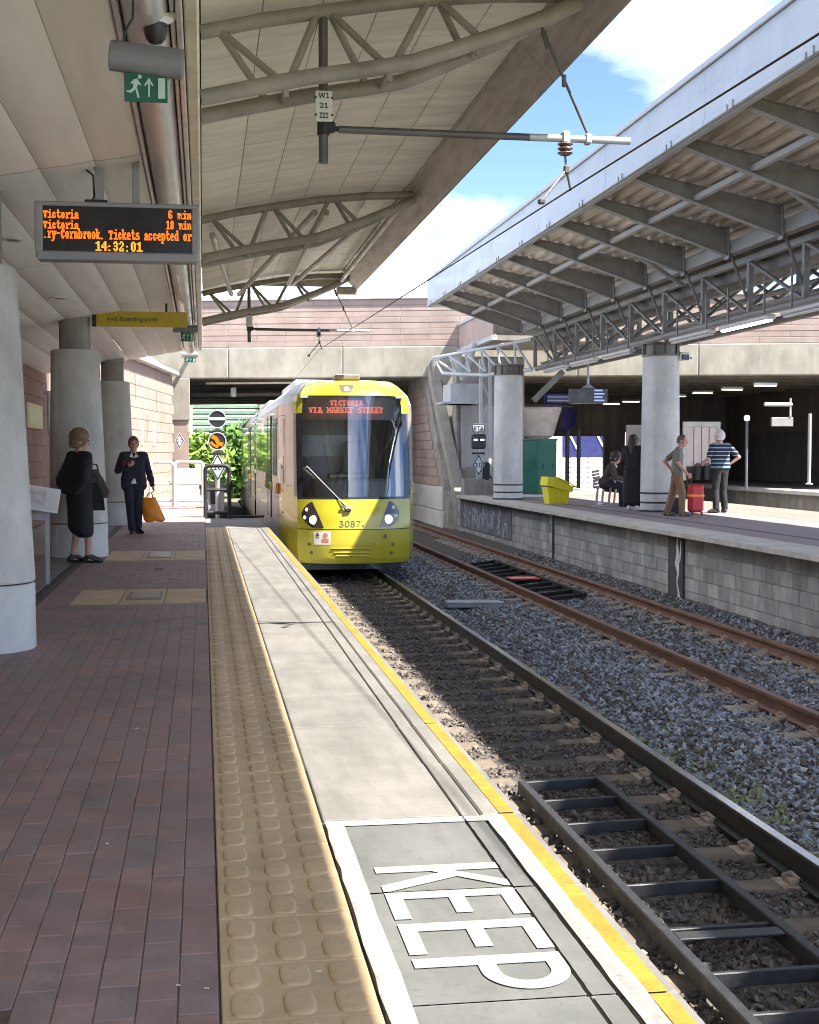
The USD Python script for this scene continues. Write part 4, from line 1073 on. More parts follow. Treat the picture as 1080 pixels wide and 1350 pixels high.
# under the bridge, right: dark back wall with bright openings, lamps, posters
uw = Thing('undercroft_wall', 'dark back wall of the space under the road bridge', 'wall', (24, 60, 0))
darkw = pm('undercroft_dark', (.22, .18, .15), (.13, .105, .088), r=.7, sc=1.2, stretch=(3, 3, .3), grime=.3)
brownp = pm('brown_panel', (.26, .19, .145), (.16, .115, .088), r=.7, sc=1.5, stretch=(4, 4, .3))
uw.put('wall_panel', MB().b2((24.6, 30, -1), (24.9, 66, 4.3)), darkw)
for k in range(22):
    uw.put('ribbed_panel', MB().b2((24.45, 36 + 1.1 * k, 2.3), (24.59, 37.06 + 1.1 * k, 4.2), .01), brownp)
def open_wall(y, spans):
    for a, b_ in spans: uw.put('cross_wall', MB().b2((a, y, -1.1), (b_, y + .3, 4.34)), darkw)
open_wall(62, ((9.9, 14.6), (18.6, 19.6), (20.2, 24.6)))
uw.put('lintel', MB().b2((14.6, 62.01, 2.2), (18.6, 62.29, 4.3)).b2((19.6, 62.01, 2.4), (20.2, 62.29, 4.3)), brownp)
for k in range(8):
    q = np.array([18.6, 43.5 + 2.9 * k, 3.72])
    t = Thing('ceiling_lamp', f'short white ceiling lamp under the bridge, {ORD[k]} counted from the right', 'lamp', q, group='row of small ceiling lamps under the bridge')
    t.put('lamp_body', MB().box(q, (.8, .16, .09), .02), lampw)
    t.put('diffuser', MB().box(q - [0, 0, .06], (.75, .12, .025), .006), emitm('ceiling_lit', (1, .93, .8), 2.0))
# sunlit doors seen through the openings
sd = Thing('panelled_doors', 'bright pinkish panelled doors seen beyond the two standing men', 'doors', (19, 58, 0))
A, B = at(900, 556, Y=47), at(948, 633, Y=47)
dm = pm('door_cream', (.86, .74, .70), (.78, .66, .62), r=.6, sc=2)
sd.put('door_frame', MB().b2((A[0], 46.9, A[2] - .18), (B[0], 47.0, A[2])).b2((A[0], 46.9, B[2]), (A[0] + .12, 47.0, A[2] - .181)).b2((B[0] - .12, 46.9, B[2]), (B[0], 47, A[2] - .181)), white)
W = (B[0] - A[0] - .24) / 4
for k in range(4):
    sd.put('door_panel', MB().b2((A[0] + .12 + W * k + .015, 46.93, B[2] + .5), (A[0] + .12 + W * (k + 1) - .015, 46.98, A[2] - .19), .008), dm)
sd.put('door_back', MB().b2((A[0] + .1, 46.985, B[2]), (B[0] - .1, 46.999, A[2] - .15)), pm('door_gap', (.12, .08, .075), r=.8))
for k in range(3):
    c = np.array([A[0] + .45 + .33 * k, 46.6, B[2]])
    t = Thing('litter_bin', ('left', 'middle', 'right')[k] + ' one of three small dark bins below the panelled doors', 'bin', c, group='three small dark bins below the panelled doors')
    t.put('bin_body', MB().lathe([(.10, 0), (.14, .02), (.15, .45), (.13, .52)], c, 14), black, smooth=40)
    t.put('bin_lid', MB().lathe([(.12, .52), (.14, .56), (.05, .62), (.001, .62)], c, 14), steel_d, smooth=40)
pd = Thing('pale_door', 'narrow pale doorway seen just left of the thick column', 'door', (17, 50, 0))
A, B = at(826, 560, Y=50), at(846, 625, Y=50)
pd.put('door_leaf', MB().b2((A[0], 50, B[2]), (B[0], 50.08, A[2]), .01), dm)
pd.put('door_panel', MB().b2((A[0] + .1, 49.97, A[2] - .55), (B[0] - .1, 49.995, A[2] - .25), .01), white)
# lit post and white post under the bridge
a = at(985, 555, Y=44); 
lpst = Thing('lit_post', 'thin post with a small glowing lamp in the dark under the bridge', 'lamp', (a[0], 44, .2))
lpst.put('post', MB().tube([(a[0], 44, .2), (a[0], 44, a[2])], .05, 8), pm('post_grey', (.12, .13, .15), r=.5), smooth=40)
lpst.put('lamp_globe', MB().tm(trimesh.creation.icosphere(2, .10), np.array([[1, 0, 0, a[0]], [0, 1, 0, 44], [0, 0, 1, a[2] + .1], [0, 0, 0, 1]])), emitm('globe', (1, .85, .55), 5), smooth=True)
a = at(1068, 545, Y=40); b_ = at(1068, 625, Y=40)
wp_ = Thing('white_post', 'slim white post at the right edge under the bridge', 'post', (a[0], 40, b_[2]))
wp_.put('post', MB().tube([(a[0], 40, b_[2] - .3), (a[0], 40, a[2])], .055, 10), pm('post_white', (.36, .34, .31), r=.5), smooth=40)
wp_.put('post_foot', MB().lathe([(.12, 0), (.12, .03), (.06, .05)], (a[0], 40, b_[2] - .32), 14), steel_l)
A, B = at(1018, 550, Y=41), at(1046, 562, Y=41)
hs = Thing('hanging_sign', 'small pale sign hanging from a rail in the dark at right', 'sign', ((A[0] + B[0]) / 2, 41, B[2]))
hs.put('sign_panel', MB().b2((A[0], 41, B[2]), (B[0], 41.1, A[2]), .01), pm('sign_dim', (.25, .245, .23), r=.5))
C, D = at(1008, 533, Y=41), at(1044, 537, Y=41)
hs.put('rail', MB().tube([C, (D[0], 41, C[2])], .06, 8).tube([(B[0] - .1, 41, A[2]), (B[0] - .1, 41, C[2] + .2)], .03, 8), steel_l)
# rounded shelter canopy with blue top
c = at(728, 580, Y=50)
kx, kz = c[0], c[2]
ks = Thing('shelter', 'white and navy rounded shelter canopy with a blue top behind the green cabinet', 'shelter', (kx, 50, .1))
ks.put('canopy_bowl', MB().lathe([(.5, .0), (.9, .15), (1.3, .95), (1.38, 1.05), (1.38, 1.18)], (kx - .5, 50, kz), 30, math.pi * .9, math.pi * 1.62), pm('bowl_white', (.85, .78, .76), r=.35), smooth=40)
ks.put('canopy_side', MB().lathe([(1.2, .35), (1.36, .5), (1.39, 1.0), (1.39, 1.2)], (kx - .5, 50, kz), 26, math.pi * 1.62, math.pi * 2.1), pm('bowl_navy', (.035, .03, .12), r=.35), smooth=40)
ks.put('canopy_top', MB().lathe([(1.37, 1.2), (.9, 1.3), (.001, 1.32)], (kx - .5, 50, kz), 26), white)
ks.put('roof_sign', MB().b2((kx - .45, 49.2, kz + 1.33), (kx + .95, 49.5, kz + 1.72), .05), pm('roof_blue', (.05, .055, .42), r=.35))
ks.put('roof_sign_band', MB().b2((kx - .40, 49.19, kz + 1.42), (kx + .9, 49.199, kz + 1.47)).b2((kx - .40, 49.19, kz + 1.56), (kx + .9, 49.199, kz + 1.60)), white)
for px in (748, 763):
    q = at(px, 600, Y=49.8)
    ks.put('shelter_post', MB().tube([(q[0], 49.8, .1), (q[0], 49.8, kz + .4)], .08, 10), pm('post_dark', (.09, .075, .085), r=.5), smooth=40)
wf = Thing('slatted_fence', 'bright white horizontal slat fence far behind the shelter posts', 'fence', at(760, 650, Y=82))
A, B = at(728, 596, Y=82), at(800, 655, Y=82)
for k in range(9):
    z = B[2] + (A[2] - B[2]) * k / 9
    wf.put('slat', MB().b2((A[0], 82, z), (B[0], 82.05, z + (A[2] - B[2]) / 9 - .06), .006), pm('slat_white', (.80, .78, .77), r=.5))
for k in range(4):
    x = A[0] + (B[0] - A[0]) * k / 3
    wf.put('fence_post', MB().b2((x - .05, 82.06, B[2] - .6), (x + .05, 82.16, A[2]), .006), steel_l)

# left opening: green louvred building and shrubs in the sun
glm = pm('green_louvre', (.56, .68, .52), (.48, .60, .45), r=.5, sc=3)
lv = Thing('louvred_building', 'pale green louvred building seen under the bridge', 'building', (0, 88, -1))
lv.put('wall', MB().b2((-9, 88.3, -1.3), (11, 94, 8)), pm('green_wall', (.22, .34, .20), r=.7))
for k in range(14):
    lv.put('louvre', MB().box((1.5, 88.1, 1.2 + .36 * k), (12, .3, .22), .02, R=np.array([[1, 0, 0], [0, .9, -.43], [0, .43, .9]])), glm)
lv.put('mullion', MB().b2((-.9, 87.8, -1.3), (-.65, 87.95, 7)).b2((3.6, 87.8, -1.3), (3.85, 87.95, 7)), pm('mullion_cream', (.6, .55, .42), r=.6))
leafm = pm('leaf', (.13, .25, .05), (.075, .15, .03), r=.6, sc=1.2)
leafm2 = pm('leaf_yellow', (.26, .38, .08), (.16, .26, .05), r=.6, sc=1.2)
def shrub(x, y, r_, h, label, m_, seed, n=2600):
    g = np.random.default_rng(seed)
    t = Thing('shrub', label, 'shrub', (x, y, -1.3))
    t.put('trunk', MB().tube([(x, y, -1.35), (x + .1, y, -.6), (x, y, .3)], [.10, .08, .05], 8).tube([(x + .05, y, -.6), (x + .6, y, .4)], [.06, .03], 6).tube([(x + .05, y, -.6), (x - .6, y + .2, .4)], [.06, .03], 6), pm('bark', (.12, .09, .06), r=.9))
    d = g.normal(size=(n, 3)); d /= np.linalg.norm(d, axis=1, keepdims=True)
    rad = g.uniform(.35, 1, n) ** .5 * (.75 + .5 * meshkit.noise(d * 2.3 + seed))
    p = d * rad[:, None] * [r_, r_ * .8, h / 2] + [x, y, -1.2 + h / 2]
    a = g.normal(size=(n, 3)) * .13; b_ = g.normal(size=(n, 3)) * .13
    v = np.stack([p - a, p + b_, p + a, p - b_], 1).reshape(-1, 3)
    f = np.arange(n * 4).reshape(n, 4)
    t.put('crown', (v, f), m_)
shrub(-.6, 81, 2.2, 3.9, 'yellow green shrub right behind the black and orange signal', leafm2, 1)
shrub(2.4, 83, 2.2, 4.4, 'taller mid green shrub between the signal and the tram', leafm, 2)
shrub(4.6, 84, 2.2, 3.2, 'darker low shrub mostly hidden behind the tram', leafm, 5)

nb = Thing('navy_panel', 'navy blue panel with pale diagonal stripes above the white slat fence', 'panel', at(770, 585, Y=80))
A, B = at(742, 571, Y=80), at(799, 603, Y=80)
nb.put('panel_sheet', MB().b2((A[0], 80, B[2]), (B[0], 80.1, A[2]), .01), pm('navy_paint', (.03, .035, .16), (.02, .025, .11), r=.4))
for px in (752, 788):
    nb.put('panel_stripe', MB().bar(at(px, 574, Y=79.97), at(px + 9, 592, Y=79.97), .12, .02, up=(0, 1, 0)), white)
pwl = Thing('pale_far_wall', 'pale sunlit wall far behind the white slat fence', 'wall', (21, 86, -1))
pwl.put('wall', MB().b2((12, 86, -1.3), (34, 86.5, 5.5)), pm('far_wall_pale', (.55, .47, .44), (.46, .39, .36), r=.8, sc=.6))
pwl.put('wall_coping', MB().b2((12, 85.9, 5.505), (34, 86.6, 5.7)), conc_base)
# ------------------------------------------------------------------ tram
YF, CX = 25.12, 2.80
yel = pm('tram_yellow', (.46, .405, .03), (.42, .37, .026), r=.3, coat=.5, sc=1.5, grime=.08, rv=.05)
silver = pm('tram_silver', (.46, .42, .41), (.40, .36, .35), r=.28, metal=.35, sc=1.5, grime=.12, coat=.3, rv=.06)
skirtm = pm('tram_skirt', (.22, .205, .21), (.17, .16, .165), r=.4, sc=2, grime=.2)
roofw = pm('tram_roof', (.62, .64, .66), (.52, .54, .56), r=.45, sc=2, grime=.2)
blk = pm('tram_black', (.02, .021, .023), r=.22, coat=.4)
glass = glassm('windscreen_glass', (.93, .95, .96), .02, 2.5)
sideglass = pm('side_window_glass', (.02, .022, .026), (.035, .03, .032), r=.08, coat=.8)
cabin = pm('cab_interior', (.34, .36, .38), (.26, .28, .30), r=.6)
ZL = [-.64, -.58, -.3, 0, .28, .56, .9, 1.3, 1.7, 2.1, 2.35, 2.53, 2.64, 2.73, 2.79, 2.82]
Y0L = [.09, .03, 0, 0, .02, .07, .15, .24, .33, .42, .475, .52, .60, .72, .88, 1.15]
WL = [1.02, 1.05, 1.065, 1.065, 1.065, 1.065, 1.065, 1.065, 1.06, 1.055, 1.05, 1.01, .93, .86, .80, .72]
XSL = [1.24, 1.30, 1.325, 1.325, 1.325, 1.325, 1.325, 1.325, 1.325, 1.325, 1.31, 1.24, 1.13, 1.03, .92, .80]
y0f = lambda z: np.interp(z, ZL, Y0L); wf_ = lambda z: np.interp(z, ZL, WL); xsf = lambda z: np.interp(z, ZL, XSL)
def Fp(u, z): return np.array([CX + wf_(z) * u, YF + y0f(z) + .40 * abs(u) ** 2.6, z])
def Sp(side, q, z):
    """cab side: q 0 at the front corner, 1 where the straight body begins"""
    a = np.array([wf_(z), y0f(z) + .40]); b = np.array([xsf(z), 2.1])
    x = a[0] + (b[0] - a[0]) * (1 - (1 - q) ** 1.9)
    y = a[1] + (b[1] - a[1]) * q
    return np.array([CX + side * x, YF + y, z])
def grid(fn, us, zs_, flip=False):
    v = np.array([fn(u, z) for z in zs_ for u in us]); n = len(us)
    f = [[r * n + c, r * n + c + 1, (r + 1) * n + c + 1, (r + 1) * n + c] for r in range(len(zs_) - 1) for c in range(n - 1)]
    return v, np.array(f)
tram = Thing('tram', 'yellow fronted silver tram arriving at the platform', 'tram', (CX, YF, RAIL))
U = np.linspace(-1, 1, 41); Q = np.linspace(0, 1, 9)
zr = lambda a, b, n: np.linspace(a, b, n)
bump_ = tram.put('bumper', grid(Fp, U, zr(-.64, -.008, 12)), yel, smooth=True)
panel = tram.put('front_panel', grid(Fp, U, zr(.008, .555, 10)), yel, smooth=True)
tram.put('panel_seam', grid(lambda u, z: Fp(u, z) + [0, .012, 0], U, zr(-.012, .012, 3)), blk)
def rr(u, z):   # rounded windscreen outline in u, z
    return u
UG = np.linspace(-.90, .90, 33)
ws = tram.put('windscreen', grid(lambda u, z: Fp(u, z) + [0, .004, 0], UG, zr(.60, 2.50, 18)), glass, smooth=True)
for s in (-1, 1):
    tram.put('windscreen_border', grid(Fp, np.linspace(s * .90, s * 1.0, 6), zr(.556, 2.17, 14)), blk, smooth=True)
    tram.put('corner_panel', grid(Fp, np.linspace(s * .90, s * 1.0, 6), zr(2.172, 2.53, 6)), yel, smooth=True)
tram.put('windscreen_border', grid(Fp, U, zr(.556, .60, 3)), blk, smooth=True)
tram.put('hood', grid(Fp, U, np.concatenate([zr(2.50, 2.53, 3), ZL[12:]])), yel, smooth=True)
for s in (-1, 1):
    side = lambda a, b, n, s=s: grid(lambda q, z: Sp(s, q, z), Q, zr(a, b, n))
    tram.put('cab_side_lower', side(-.64, .80, 12), yel, smooth=True)
    tram.put('cab_side_upper', side(.803, 2.35, 12), silver, smooth=True)
    tram.put('cab_roof_side', grid(lambda q, z, s=s: Sp(s, q, z), Q, np.concatenate([zr(2.352, 2.5, 4), ZL[11:]])), roofw, smooth=True)
    tram.put('hood_side', grid(lambda q, z, s=s: Sp(s, q, z) + [s * .003, -.002, .004], np.linspace(0, .16, 4), np.concatenate([zr(2.18, 2.5, 5), ZL[11:]])), yel, smooth=True)
    # black pillar edge and cab side window
    tram.put('cab_pillar', grid(lambda q, z, s=s: Sp(s, q, z) + [s * .003, 0, 0], np.linspace(0.002, .09, 3), zr(.60, 2.17, 8)), pm('pillar_grey', (.13, .14, .16), r=.3), smooth=True)
    tram.put('cab_window', grid(lambda q, z, s=s: Sp(s, q, z) + [s * .005, 0, 0], np.linspace(.50, .78, 5), zr(1.55, 1.95, 6)), silver)
    for (za, zb, qa, qb) in ((1.95, 2.08, .48, .80), (.83, 1.36, .52, .66)):
        tram.put('cab_window', grid(lambda q, z, s=s: Sp(s, q, z) + [s * .006, 0, 0], np.linspace(qa, qb, 4), zr(za, zb, 4)), sideglass)
    fr = MB()
    for (q0, q1, za, zb) in ((.44, .455, .82, 2.14), (.82, .835, .82, 2.14), (.44, .835, 2.14, 2.155)):
        fr.add(*[np.array(x) for x in grid(lambda q, z, s=s: Sp(s, q, z) + [s * .007, 0, 0], np.linspace(q0, q1, 3), zr(za, zb, 6))][:1], np.array([[r * 3 + c, r * 3 + c + 1, (r + 1) * 3 + c + 1] for r in range(5) for c in range(2)] + [[r * 3 + c, (r + 1) * 3 + c + 1, (r + 1) * 3 + c] for r in range(5) for c in range(2)]))
    tram.put('cab_door_seal', fr, blk)
    q = Sp(s, .93, .72)
    tram.put('indicator', MB().box(q + [s * .03, 0, 0], (.06, .09, .22), .02), pm('indicator_orange', (.85, .25, .01), r=.25, coat=.5))
# straight body, in two articulated sections
L0, L1 = YF + 2.105, YF + 28.4
def section(y0, y1):
    pr = [(-XSL[0], ZL[0])]
    zz_ = [-.64, -.5, -.3, .2]
    def band(za, zb, n, mat, name):
        for s in (-1, 1):
            z_ = np.linspace(za, zb, n)
            v = np.array([[CX + s * xsf(z), y, z] for z in z_ for y in (y0, y1)])
            tram.put(name, (v, np.array([[2 * i, 2 * i + 1, 2 * i + 3, 2 * i + 2] for i in range(n - 1)])), mat, smooth=40)
    band(-.64, .18, 6, skirtm, 'body_skirt'); band(.183, 2.36, 6, silver, 'body_side')
    z_ = np.array(ZL[10:]); v = []
    prof = [(-xsf(z), z) for z in z_] + [(xsf(z), z) for z in z_[::-1]]
    v = np.array([[CX + x, y, z] for x, z in prof for y in (y0, y1)])
    tram.put('body_roof', (v, np.array([[2 * i, 2 * i + 1, 2 * i + 3, 2 * i + 2] for i in range(len(prof) - 1)])), roofw, smooth=40)
section(L0, YF + 13.9); section(YF + 14.8, L1)
tram.put('bellows', MB().b2((CX - 1.2, YF + 13.9, -.5), (CX + 1.2, YF + 14.8, 2.6)), blk)
tram.put('roof_equipment', MB().b2((CX - .85, YF + 4.5, 2.82), (CX + .85, YF + 9, 3.0), .05).b2((CX - .85, YF + 16, 2.82), (CX + .85, YF + 22, 3.0), .05), roofw)
tram.put('roof_aerial', MB().b2((CX - .30, YF + .95, 2.81), (CX + .18, YF + 1.5, 2.93), .03), pm('aerial_brown', (.20, .16, .14), r=.5))
sx = CX - 1.325
for s in (-1, 1):
    x_ = CX + s * 1.325
    o = lambda a, b: (min(x_ - s * .01, x_ + s * a), max(x_ - s * .01, x_ + s * a))
    def slab(name, ya, yb_, za, zb, mat, out, par=None):
        lo, hi = sorted((x_ - s * .01, x_ + s * out))
        return tram.put(name, MB().b2((lo, YF + ya, za), (hi, YF + yb_, zb), .005), mat, parent=par)
    for (ya, yb_) in ((2.6, 4.3), (7.6, 10.2), (10.35, 13.4), (15.2, 18.0), (20.8, 23.2), (23.35, 26)):
        slab('side_window', ya, yb_, .95, 2.12, sideglass, .006)
    for (ya, yb_) in ((4.8, 6.1), (6.14, 7.4), (18.3, 19.5), (19.54, 20.7)):
        d = slab('passenger_door', ya, yb_, .02, 2.22, skirtm if False else silver, .018)
        slab('door_glass', ya + .16, yb_ - .16, .60, 2.08, sideglass, .024, d)
        slab('door_edge', ya - .03, ya + .03, .02, 2.22, blk, .03, d)
    for ya in (4.55, 7.5, 18.1):
        slab('side_lamp', ya, ya + .14, .62, .78, MATS['indicator_orange'], .035)
    slab('waist_band', 2.11, 13.85, .50, .56, skirtm, .004)
tram.put('underframe', MB().b2((CX - .95, YF + .75, -.80), (CX + .95, YF + 27.5, -.55)), blk)
for y in (2.2, 4.1, 13.4, 15.2, 24, 26):
    for s in (-1, 1):
        tram.put('wheel', MB().tube([(CX - .18 + s * .70, YF + y, RAIL + .30), (CX - .18 + s * .83, YF + y, RAIL + .30)], .30, 24), blacksteel, smooth=40)
# cab interior
tram.put('cab_back_wall', MB().b2((CX - 1.15, YF + 2.3, -.3), (CX + 1.15, YF + 2.36, 2.5)), cabin)
tram.put('cab_floor', MB().b2((CX - 1.0, YF + .5, .2), (CX + 1.0, YF + 2.3, .3)), cabin)
tram.put('cab_ceiling', MB().b2((CX - .98, YF + .75, 2.46), (CX + .98, YF + 2.3, 2.5)), cabin)
d = tram.put('dashboard', MB().b2((CX - .80, YF + .62, .55), (CX + .80, YF + 1.15, .92), .05), pm('dash_grey', (.34, .38, .38), r=.5))
tram.put('control_panel', MB().box((CX - .1, YF + 1.0, .98), (.7, .2, .12), .03), blk, parent=d)
tram.put('driver_seat', MB().b2((CX - .05, YF + 1.75, .6), (CX + .45, YF + 1.95, 1.65), .08).b2((CX - .05, YF + 1.45, .7), (CX + .45, YF + 1.8, .85), .05), cabin)
tram.put('cab_partition_window', MB().b2((CX - .95, YF + 2.27, 1.35), (CX + .15, YF + 2.295, 1.78), .01), pm('partition_pale', (.75, .80, .78), r=.4))
tram.put('sun_blind', grid(lambda u, z: Fp(u, z) + [0, .11, 0], np.linspace(-.84, .84, 21), zr(2.04, 2.46, 5)), pm('display_back', (.42, .43, .45), r=.5))
dled = emitm('destination_led', (1.0, .25, .16), .42)
def face(px, py, off=.004):
    y = YF
    for _ in range(8):
        p = at(px, py, Y=y)
        u = np.clip((p[0] - CX) / wf_(p[2]), -1, 1)
        y = YF + y0f(p[2]) + .40 * abs(u) ** 2.6 - off
    return at(px, py, Y=y)
for txt, pa, pb, ya, yb_ in (('VICTORIA', 435, 479, 528, 535), ('VIA MARKET STREET', 408, 505, 537, 544.5)):
    a, b = at(pa, yb_, Y=YF + .60), at(pb, ya, Y=YF + .60)
    v, f = led_text(txt, a[0], a[2], b[0] - a[0], b[2] - a[2], 0, .9).get()
    v[:, 1] = YF + y0f(v[:, 2]) + .40 * np.abs((v[:, 0] - CX) / wf_(v[:, 2])) ** 2.6 + .06
    tram.put('destination_text', (v, f), dled)
def decal(name, pts, mat, off=.004, parent=None, th=0):
    poly = Polygon(pts)
    v2, f = trimesh.creation.triangulate_polygon(poly, engine='earcut')
    v2, f = trimesh.remesh.subdivide_to_size(np.column_stack([v2, np.zeros(len(v2))]), f, 2.5); v2 = v2[:, :2]
    v = np.array([face(x, y, off) for x, y in v2])
    return tram.put(name, (v, f), mat, parent=parent)
circ = lambda cx, cy, r, n=20: [(cx + r * math.cos(2 * math.pi * k / n), cy + r * math.sin(2 * math.pi * k / n)) for k in range(n)]
lampglass = pm('headlight_lens', (.75, .74, .70), (.6, .6, .57), r=.12, coat=.8)
headlit = emitm('headlight_glow', (1, .95, .86), .62)
for pts, lamp, small in (([(411.5, 661), (420, 679), (427, 696), (420, 696.5), (412, 696), (404, 690), (398.5, 683), (397.5, 676), (401, 669), (406, 664)], (413.5, 685.5), ((404.5, 672), (402, 682.5))),
                         ([(513.5, 660), (507, 677), (500.5, 694.5), (508, 694.5), (515, 694), (522, 689), (526, 682), (526.5, 676), (523.5, 668), (519, 663)], (512, 684.5), ((518.5, 669), (522, 680)))):
    c = decal('headlight', pts, pm('lamp_cluster_dark', (.045, .035, .03), r=.15, coat=.6), .006, panel)
    h = np.array(face(*lamp, .012))
    tram.put('headlight_lens', MB().tm(trimesh.creation.icosphere(2, 1.0), np.array([[.085, 0, 0, h[0]], [0, .03, 0, h[1]], [0, 0, .085, h[2]], [0, 0, 0, 1]])), headlit, smooth=True)
    for sm in small:
        h = np.array(face(*sm, .010))
        tram.put('marker_lamp', MB().tm(trimesh.creation.icosphere(2, 1.0), np.array([[.036, 0, 0, h[0]], [0, .016, 0, h[1]], [0, 0, .036, h[2]], [0, 0, 0, 1]])), lampglass, smooth=True)
inkm = pm('number_ink', (.10, .09, .02), r=.5)
def face_text(txt, pxa, pxb, pya, pyb, mat, par, bold=False):
    m = meshkit.text_mesh(txt, .1, .002, bold); v = np.array(m.vertices)[:, :2]
    lo, hi = v.min(0), v.max(0)
    p = (v - lo) / (hi - lo)
    vv = np.array([face(pxa + (pxb - pxa) * x, pyb - (pyb - pya) * y, .004) for x, y in p]); vv[:, 1] -= np.array(m.vertices)[:, 2]
    tram.put('fleet_number', (vv, np.array(m.faces)), mat, parent=par)
face_text('3087', 447.5, 475.5, 686.5, 695, inkm, panel); face_text('A', 477, 480, 691.5, 695, inkm, panel)
st_w, st_r = pm('sticker_white', (.72, .68, .62), r=.4), pm('sticker_red', (.55, .16, .13), r=.4)
decal('sticker', [(413.5, 701.5), (436, 700), (436, 718), (414, 718)], st_w, .004, bump_)
decal('sticker_mark', circ(429, 706, 3.3), st_r, .007, bump_); decal('sticker_mark', [(424.5, 710.5), (433.5, 710), (433.5, 715.5), (424.5, 715.5)], st_r, .007, bump_)
for (x, y) in ((418.5, 705), (508, 706.5)):
    decal('warning_triangle', [(x, y - 3.5), (x + 3, y + 1.5), (x - 3, y + 1.5)], inkm, .007, bump_)
    decal('warning_line', [(x - 2.5, y + 3), (x + 2.5, y + 3), (x + 2.5, y + 4), (x - 2.5, y + 4)], inkm, .007, bump_)
groove = pm('groove_shadow', (.28, .215, .01), r=.5)
for (xa, xb, y) in ((437, 489, 723), (440, 489, 728.3), (443, 484, 733)):
    m_ = MB()
    P = [face(xa + (xb - xa) * k / 12, y, .0) for k in range(13)]
    m_.tube([p + [0, -.004, 0] for p in P], .011, 6)
    tram.put('coupler_rib', m_, yel, parent=bump_)
    decal('coupler_slot', [(xa, y + .9), (xb, y + .7), (xb, y + 1.7), (xa, y + 1.9)], groove, .002, bump_)
for (x, y) in ((408, 717.5), (410.5, 728.5), (518, 717.5), (516, 729)):
    decal('bolt_recess', circ(x, y, 2.7), groove, .004, bump_); decal('bolt', circ(x, y, 1.3), inkm, .007, bump_)
# wiper
wa, wb = np.array(face(400.5, 618, .05)), np.array(face(462, 671, .05))
w2 = np.array(face(405, 615, .06)); w3 = np.array(face(457, 668, .06))
tram.put('wiper', MB().tube([wa, wb], .012, 6).tube([w2, w3], .009, 6).bar(wa, w2, .03, .02), pm('wiper_grey', (.30, .31, .32), r=.4))
h = np.array(face(459, 672.5, .03))
tram.put('wiper_hub', MB().box(h, (.12, .06, .06), .02).tube([h + [-.12, 0, .08], h], .02, 6), blk)
h = np.array(face(457, 513, .01))
decal('camera_recess', [(446.5, 507), (467, 507), (464, 517.5), (450, 517.5)], pm('recess_dark', (.10, .085, .05), r=.4), .005)
tram.put('top_lamp', MB().tm(trimesh.creation.icosphere(2, .05), np.array([[1, 0, 0, h[0]], [0, .6, 0, h[1]], [0, 0, 1, h[2]], [0, 0, 0, 1]])), headlit, smooth=True)
# ------------------------------------------------------------------ track ladders, trough, signals, barriers
def ladder(label, corners, zt, rungs, plate=None, depth=.09):
    (ax, ay), (bx, by), (cx_, cy_), (dx, dy) = corners        # far left, far right, near right, near left
    t = Thing('track_frame', label, 'steel frame', ((ax + cx_) / 2, cy_, zt - depth))
    z = zt - depth / 2
    L = lambda u: np.array([ax + (dx - ax) * u, ay + (dy - ay) * u, z]); R_ = lambda u: np.array([bx + (cx_ - bx) * u, by + (cy_ - by) * u, z])
    for f_ in (L, R_):
        t.put('side_bar', MB().bar(f_(0), f_(1), .058, depth, bev=.006), blacksteel)
    for k, y in enumerate(rungs):
        u = (ay - y) / (ay - dy)
        a, b = L(u), R_(u); a = a + (b - a) * .045; b = b - (b - a) * .047
        a[2] = b[2] = z - .006 - .008 * (k % 2)
        t.put('rung', MB().bar(a, b, .03 if k else .04, depth - .02, bev=.004), blacksteel)
    if plate:
        y0, y1 = plate
        u0, u1 = (ay - y0) / (ay - dy), (ay - y1) / (ay - dy)
        c = (L(u0) + R_(u1)) / 2
        t.put('cross_plate', MB().box((c[0], c[1], zt - .012), (np.linalg.norm(R_(u0) - L(u0)) - .066, y0 - y1, .01), .002), blacksteel)
    return t
zt = -.91
def lad_pt(px, py): return at(px, py, Z=zt)[:2]
fl_, frr = lad_pt(688, 1029), lad_pt(790, 1023)
ya = [lad_pt(740, y)[1] for y in (1026, 1050, 1083, 1117, 1167, 1226, 1290, 1345)]
nl = np.array([fl_[0] - .01, 4.35]); nr = np.array([frr[0] + .02, 4.35])
ladder('near black steel ladder frame lying between the rails of the near track', (fl_, frr, nr, nl), zt, sorted([9.82 if False else float(v) for v in ya], reverse=True) + [4.7], plate=(float(lad_pt(740, 1236)[1]), float(lad_pt(740, 1246)[1])))
fl_, frr, nr, nl = lad_pt(614, 742), lad_pt(652, 737), lad_pt(772, 781), lad_pt(718, 787)
t = ladder('far black steel ladder frame with a red plate on the far track', (fl_, frr, nr, nl), zt, list(np.linspace(fl_[1] - .05, nl[1] + .05, 11)))
c = at(690, 762, Z=zt + .02)
t.put('red_plate', MB().box(c, (.55, .42, .02), .004), pm('red_sign', (.62, .07, .05), r=.4))
t.put('red_plate_line', MB().box(c + [0, 0, .012], (.42, .10, .003)), white)
A, B = at(588, 796, Z=-.93), at(657, 794, Z=-.93)
tr = Thing('cable_trough', 'flat grey cable trough cover lying across the ballast between the tracks', 'trough', ((A[0] + B[0]) / 2, A[1], -.99))
tr.put('trough_lid', MB().bar(A, [B[0], A[1] - .1, B[2]], .42, .08, bev=.01), pm('trough_grey', (.25, .28, .29), (.2, .225, .23), r=.6, sc=4))
tr.put('trough_lip', MB().bar(A + [0, -.20, .045], [B[0], A[1] - .3, B[2] + .045], .05, .03, bev=.005), steel_l)

